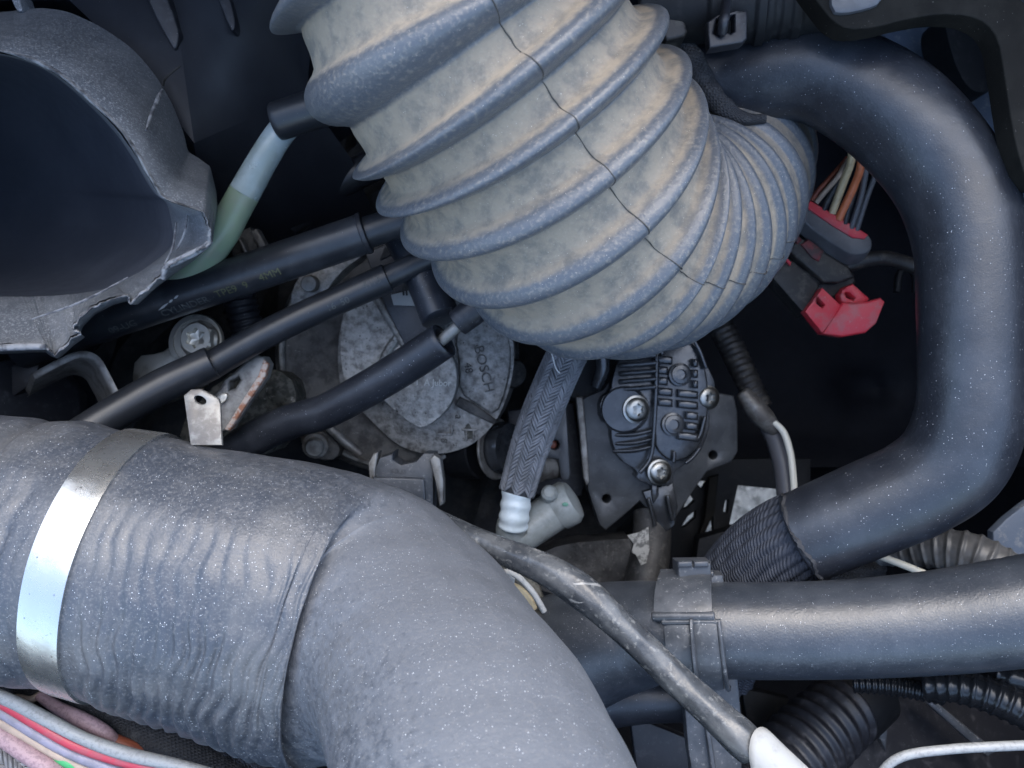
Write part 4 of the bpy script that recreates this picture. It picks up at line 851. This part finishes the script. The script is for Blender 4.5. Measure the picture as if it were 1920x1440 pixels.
# ============================================================ fan shroud with openings to the road below
fs_ = thing('fan_shroud', 'black fan shroud with openings showing the road below', 'shroud')
holes = [[(1303, 902), (1326, 902), (1317, 918)], [(1280, 955), (1294, 926), (1303, 938), (1290, 952)], [(1278, 988), (1290, 968), (1305, 957), (1303, 971), (1286, 987)],
         [(1316, 1007), (1328, 980), (1336, 962), (1338, 1000)], [(1356, 962), (1360, 938), (1367, 937), (1364, 962)], [(1384, 910), (1466, 918), (1474, 940), (1420, 980), (1367, 987)]]
plate('web_plate', [(1220, 860), (1520, 860), (1520, 1120), (1220, 1120)], .46, 5, M['plastic_dark'], fs_, holes=holes, bevel=.3)
plate('blade', [(1330, 895), (1348, 890), (1340, 960), (1318, 1010), (1304, 1020), (1322, 970)], .45, 3, M['bracket_brown'], fs_, bevel=.6)
plate('rail', [(1310, 1010), (1450, 970), (1450, 1050), (1300, 1090)], .43, 10, M['plastic_dark'], fs_, bevel=1)

# ============================================================ top fittings
qf = thing('quick_coupling', 'black ribbed quick coupling with spring clip at the hose end', 'coupling')
sweep('barrel', [(1200, 20, .285, 64), (1320, 14, .282, 64), (1420, 10, .279, 66), (1500, 6, .277, 62), (1580, 0, .275, 58)], M['plastic_dark'], qf, per=24, m=48, ang=60,
      rad=lambda t, th, l, r: r * (1 + .08 * (np.abs(t - 1.25) < .18) + .10 * (np.abs(t - 2.05) < .10) - .06 * (np.abs(t - 2.4) < .10) + .07 * (np.abs(t - 2.85) < .14)))
clp = plate('clip', [(1326, 40), (1345, 28), (1402, 18), (1401, 72), (1392, 80), (1330, 90)], .265, 5, M['plastic'], qf, bevel=1.2, seg=3, holes=[[(1338, 62), (1344, 36), (1352, 30), (1346, 60), (1348, 68)], [(1364, 60), (1366, 30), (1378, 26), (1378, 58), (1370, 63)]])
sweep('clip_tongue', [(1354, 62, .264, 9), (1357, 40, .262, 10), (1360, 24, .264, 9), (1362, 0, .268, 8)], M['plastic'], clp, per=5, m=16, ends=('round', 'round'))
sb_ = thing('support_bracket', 'dusty black stub bracket between duct and coupling', 'bracket')
plate('stub', [(1236, -20), (1276, -20), (1282, 30), (1290, 58), (1284, 68), (1250, 76), (1240, 60)], .275, 12, M['conn'], sb_, bevel=1.6, seg=3)
bc = thing('taped_harness', 'black cloth-taped harness squeezed between duct and hooked hose', 'harness')
sweep('harness', [(1262, 40, .29, 20), (1284, 90, .288, 24), (1316, 150, .286, 22), (1350, 196, .284, 20), (1390, 222, .283, 13), (1436, 222, .282, 8)], M['tape'], bc, per=10, m=28, ends=('cap', 'hole'), rad=lambda t, th, l, r: r * (1 + .06 * np.sin(3 * th + 300 * l) + .05 * np.sin(l * 900)))
ar = thing('arched_bracket', 'brown-black arched bracket over the hooked hose', 'bracket')
plate('arch', [(1500, -40), (1545, 20), (1562, 40), (1590, 56), (1640, 52), (1700, 36), (1760, 26), (1815, 28), (1852, 44), (1872, 74), (1882, 130), (1892, 200), (1904, 270), (1925, 340), (1990, 360), (1990, -40)], .252, 9, M['bracket_brown'], ar, bevel=2.4, rnd=1, seg=4)
plate('cap', [(1556, -30), (1664, -30), (1652, 6), (1630, 16), (1584, 26), (1560, 22)], .2505, 3, M['grey_seal'], ar, bevel=1, rnd=1)
bp = thing('body_panel', 'dusty blue-grey painted body panel behind the hooked hose', 'panel')
loft('sheet', [[(1600, -60, .47), (1760, -60, .46), (2000, -60, .45)], [(1600, 90, .45), (1760, 100, .44), (2000, 100, .43)], [(1640, 260, .44), (1800, 280, .43), (2000, 300, .42)], [(1790, 340, .45), (1880, 360, .44), (2000, 400, .43)]], M['body_blue'], bp)
sweep('weld_bead', [(1646, 40, .448, 3), (1650, 80, .446, 3), (1652, 110, .445, 3)], M['label'], bp, per=4, m=8)
rb = thing('rubber_buffer', 'black rubber buffer block by the blue-grey panel', 'buffer')
plate('block', [(1766, 20), (1810, 10), (1872, 40), (1884, 150), (1850, 176), (1815, 168), (1786, 110)], .40, 24, M['plastic_dark'], rb, bevel=5, rnd=2, seg=3)

we_ = thing('wing_flange', 'dusty blue-grey metal flange edge behind the hooked hose bend', 'flange')
plate('sheet', [(1850, 1010), (1900, 960), (1990, 900), (1990, 1090), (1900, 1060)], .325, 4, M['body_blue'], we_, bevel=1, rnd=1)

# ============================================================ lower corner on the right
bl = thing('rubber_boot', 'dark ribbed rubber boot below the straight hose', 'boot')
sweep('bellows', [(1600, 1318, .345, 62), (1560, 1352, .338, 68), (1520, 1390, .332, 72), (1478, 1432, .326, 74), (1420, 1490, .32, 76)], M['plastic'], bl, per=36, m=56, ang=180,
      rad=lambda t, th, l, r: r * (1 + .055 * np.sin(l * 2 * math.pi / .0052)))
sweep('collar', [(1630, 1292, .35, 66), (1600, 1316, .346, 70), (1582, 1332, .344, 70)], M['plastic_dark'], bl, per=8, m=48, ends=('cap', 'cap'))
lo = thing('grey_split_loom', 'light grey corrugated conduit arching between the two coolant hoses', 'conduit')
sweep('conduit', [(1640, 1045, .325, 16), (1700, 1035, .32, 26), (1760, 1030, .314, 36), (1820, 1040, .308, 40), (1880, 1066, .303, 38), (1960, 1110, .298, 34)], M['loom'], lo, per=60, m=40, ang=180,
      rad=lambda t, th, l, r: r * (1 + .09 * np.power(.5 + .5 * np.sin(l * 2 * math.pi / .0042), 3)))
ww2 = thing('bare_white_wire', 'white wire crossing under the grey corrugated conduit', 'wire')
sweep('wire', [(1630, 1036, .315, 6), (1680, 1054, .312, 7), (1720, 1070, .31, 7), (1770, 1092, .308, 7)], M['bright_white'], ww2, per=6, m=14)
cl2 = thing('cloth_wad', 'crumpled dark cloth wrap under the hooked hose end', 'wrap')
sweep('wrap', [(1480, 1085, .33, 34), (1540, 1078, .328, 40), (1600, 1068, .327, 36), (1650, 1058, .328, 24)], M['tape'], cl2, per=12, m=36, rad=lambda t, th, l, r: r * (1 + .12 * np.sin(3 * th + l * 260) + .08 * np.sin(7 * th - l * 420)))
lm = thing('black_split_loom', 'glossy black corrugated conduit below the straight hose', 'conduit')
sweep('conduit', [(1730, 1284, .300, 24), (1790, 1286, .296, 30), (1850, 1300, .292, 33), (1920, 1330, .288, 34), (1990, 1370, .285, 34)], M['loom_black'], lm, per=50, m=36, ang=180,
      rad=lambda t, th, l, r: r * (1 + .10 * np.power(.5 + .5 * np.sin(l * 2 * math.pi / .0036), 2)))
lm2 = thing('thin_black_loom', 'thin finely ribbed black conduit under the straight hose', 'conduit')
sweep('conduit', [(1600, 1280, .315, 18), (1660, 1284, .311, 19), (1710, 1292, .308, 18), (1770, 1306, .306, 16)], M['loom_black'], lm2, per=50, m=28, ang=180,
      rad=lambda t, th, l, r: r * (1 + .09 * np.sin(l * 2 * math.pi / .0021)))
lm3 = thing('short_black_loom', 'short end of black ribbed conduit peeking below the straight hose', 'conduit')
sweep('conduit', [(1870, 1262, .294, 20), (1910, 1272, .290, 22), (1970, 1290, .288, 22)], M['loom_black'], lm3, per=50, m=28, ang=180, rad=lambda t, th, l, r: r * (1 + .10 * np.power(.5 + .5 * np.sin(l * 2 * math.pi / .0036), 2)))
gw = thing('grey_white_wire', 'grey-white wire curving along the front edge below the conduits', 'wire')
sweep('wire', [(1640, 1480, .272, 8), (1660, 1440, .27, 8.5), (1700, 1416, .268, 9), (1780, 1405, .266, 9), (1860, 1400, .265, 9), (1950, 1396, .264, 9)], M['wire_white'], gw, per=8, m=18)
ft = thing('front_tray', 'dark folded metal tray below the black conduits', 'tray')
plate('panel', [(1580, 1300), (1960, 1300), (1960, 1500), (1560, 1500)], .36, 5, M['plastic'], ft, bevel=.6, slope=(.0001, -.0001))
plate('edge_strip', [(1736, 1318), (1752, 1312), (1870, 1410), (1852, 1420)], .345, 6, M['clip_pl'], ft, bevel=1)
plate('edge_strip', [(1648, 1380), (1658, 1330), (1668, 1340), (1662, 1412)], .338, 5, M['clip_pl'], ft, bevel=1)
st = thing('steering_shield', 'dark flat shield under the pipe clip', 'shield')
plate('sheet', [(1180, 1340), (1300, 1390), (1320, 1500), (1200, 1500)], .335, 5, M['plastic'], st, bevel=.6)
plate('sheet', [(1390, 1290), (1480, 1310), (1500, 1400), (1420, 1480)], .36, 5, M['plastic_dark'], st, bevel=.6)
# pale spring clip half hidden by the turbo hose
sp = thing('spring_clip', 'pale cream metal spring clip peeping out beside the scuffed cable', 'clip')
sweep('coil', [(934, 1080, .300, 6), (950, 1072, .298, 6), (972, 1082, .297, 6), (1000, 1112, .297, 6), (1020, 1146, .298, 6)], M['label'], sp, per=6, m=12, ends=('round', 'round'))
sweep('coil', [(950, 1096, .304, 7), (972, 1104, .303, 7), (992, 1124, .303, 7), (1006, 1150, .303, 6)], M['cream'], sp, per=6, m=12, ends=('round', 'round'))
plate('tongue', [(952, 1076), (966, 1082), (964, 1100), (980, 1120), (962, 1130), (946, 1100)], .302, 3, M['label'], sp, bevel=.5)
plate('base', [(920, 1060), (1000, 1070), (1030, 1150), (1000, 1170), (930, 1120)], .312, 6, M['block'], sp, bevel=1)

# ============================================================ wire bundle in the lower corner
B = 'coloured wires in the corner bundle'
def bw(k, pts, lab, r=None):
    o, _ = sweep('bundle_wire', pts, M[k], None, per=10, m=18, rad=lambda t, th, l, rr: rr * (.88 + .03 * np.sin(2 * th + l * 200))); tag(o, lab, 'wire', B)
bw('wire_white', [(-60, 1282, .262, 14), (20, 1314, .260, 14), (90, 1350, .258, 14), (160, 1386, .257, 14), (240, 1414, .256, 14), (320, 1432, .255, 14), (420, 1460, .254, 14)], 'grubby white wire lying uppermost along the corner bundle')
bw('wire_red', [(-60, 1288, .264, 12), (10, 1322, .262, 12), (70, 1356, .260, 13), (140, 1396, .259, 13), (210, 1420, .258, 13), (280, 1438, .257, 13), (360, 1462, .256, 13)], 'pinkish red wire next to the grubby white one')
bw('wire_violet', [(-60, 1302, .265, 12), (10, 1340, .263, 12), (70, 1376, .262, 13), (130, 1410, .261, 13), (190, 1434, .26, 13), (260, 1458, .26, 13)], 'pale violet wire between the red and tan wires')
bw('tan', [(-60, 1318, .266, 11), (10, 1358, .264, 11), (60, 1386, .263, 11), (110, 1416, .262, 11), (170, 1446, .262, 11), (220, 1470, .262, 11)], 'tan wire between the violet and dusty pink wires')
bw('wire_pink', [(-60, 1336, .266, 18), (0, 1378, .264, 19), (50, 1412, .262, 19), (100, 1444, .261, 19), (150, 1480, .26, 19)], 'thick dusty pink wire on the outside of the corner bundle')
bw('wire_green', [(84, 1402, .266, 9), (116, 1424, .262, 11), (150, 1442, .262, 11), (190, 1466, .263, 10)], 'short green wire emerging between pink and tan wires')
bw('wire_pink', [(76, 1304, .272, 12), (110, 1328, .269, 14), (150, 1348, .266, 16), (196, 1372, .264, 14), (222, 1394, .266, 10)], 'scaly pink wire under the black cloth-wrapped tube')
bw('brown', [(130, 1346, .272, 12), (160, 1362, .268, 16), (200, 1384, .266, 16), (250, 1404, .266, 14), (290, 1424, .268, 12)], 'red-brown wire beneath the scaly pink one')
bw('wire_white', [(196, 1352, .274, 9), (220, 1372, .27, 10), (248, 1398, .27, 10)], 'short white wire end against the black cloth-wrapped tube')
bw('yellow', [(-40, 1290, .268, 10), (-4, 1276, .268, 10), (16, 1272, .27, 8)], 'yellow wire tip under the wide hose')
bw('tan', [(-10, 1312, .274, 7), (30, 1308, .272, 8), (56, 1312, .272, 8), (80, 1300, .274, 7)], 'thin tan wire curling behind the grubby white wire')
ct_ = thing('cloth_tube', 'black cloth-wrapped tube under the wide hose', 'harness')
sweep('wrap', [(20, 1284, .285, 30), (110, 1312, .280, 36), (200, 1346, .277, 42), (290, 1392, .274, 48), (380, 1446, .272, 52), (460, 1500, .27, 54)], M['tape'], ct_, per=12, m=48, ang=180, rad=lambda t, th, l, r: r * (1 + .03 * np.sin(l * 260 + 2 * th)))
fz = thing('fleece_sleeve', 'fuzzy dark navy fleece sleeve beside the cloth-wrapped tube', 'sleeve')
_, fzb = sweep('core', [(280, 1350, .284, 36), (350, 1392, .280, 46), (420, 1436, .277, 50), (500, 1500, .274, 52)], M['braid_core'], fz, per=10, m=36)
def fuzz(name, tb, n, mt, parent, seed, ln=.0022):
    rg = np.random.default_rng(seed); V, Fc = [], []
    for k in range(n):
        l, a = rg.uniform(0, tb.len[-1]), rg.uniform(-2, 2); p0 = tb.at(l, a, 0); dl, da, up = rg.normal(0, ln), rg.normal(0, .14), rg.uniform(.0003, .0012)
        p1 = tb.at(np.clip(l + dl * .5, 0, tb.len[-1]), a + da * .5, up); p2 = tb.at(np.clip(l + dl, 0, tb.len[-1]), a + da, up * .3)
        w = np.cross(p2 - p0, p1 - CAMO); w = w / (np.linalg.norm(w) + 1e-12) * .00016; z = len(V)
        V += [p0 - w, p0 + w, p1 - w, p1 + w, p2]; Fc += [(z, z + 1, z + 3, z + 2), (z + 2, z + 3, z + 4)]
    o = mesh(name, V, Fc, mt, parent); o['kind'] = 'stuff'
fuzz('pile', fzb, 5000, M['textile'], fz, 5)
wv = thing('woven_sleeve', 'coarse woven grey-blue sleeve in the corner under the pink wire', 'sleeve')
_, wvb = sweep('core', [(-60, 1390, .268, 40), (0, 1425, .266, 42), (60, 1475, .264, 42)], M['braid_core'], wv, per=14, m=36)
Vb, Fb = chevrons(wvb, 16, .0020, .0040, .0018, 9)
o = mesh('weave', Vb, Fb, M['braid'], wv); o['kind'] = 'stuff'

finalize()
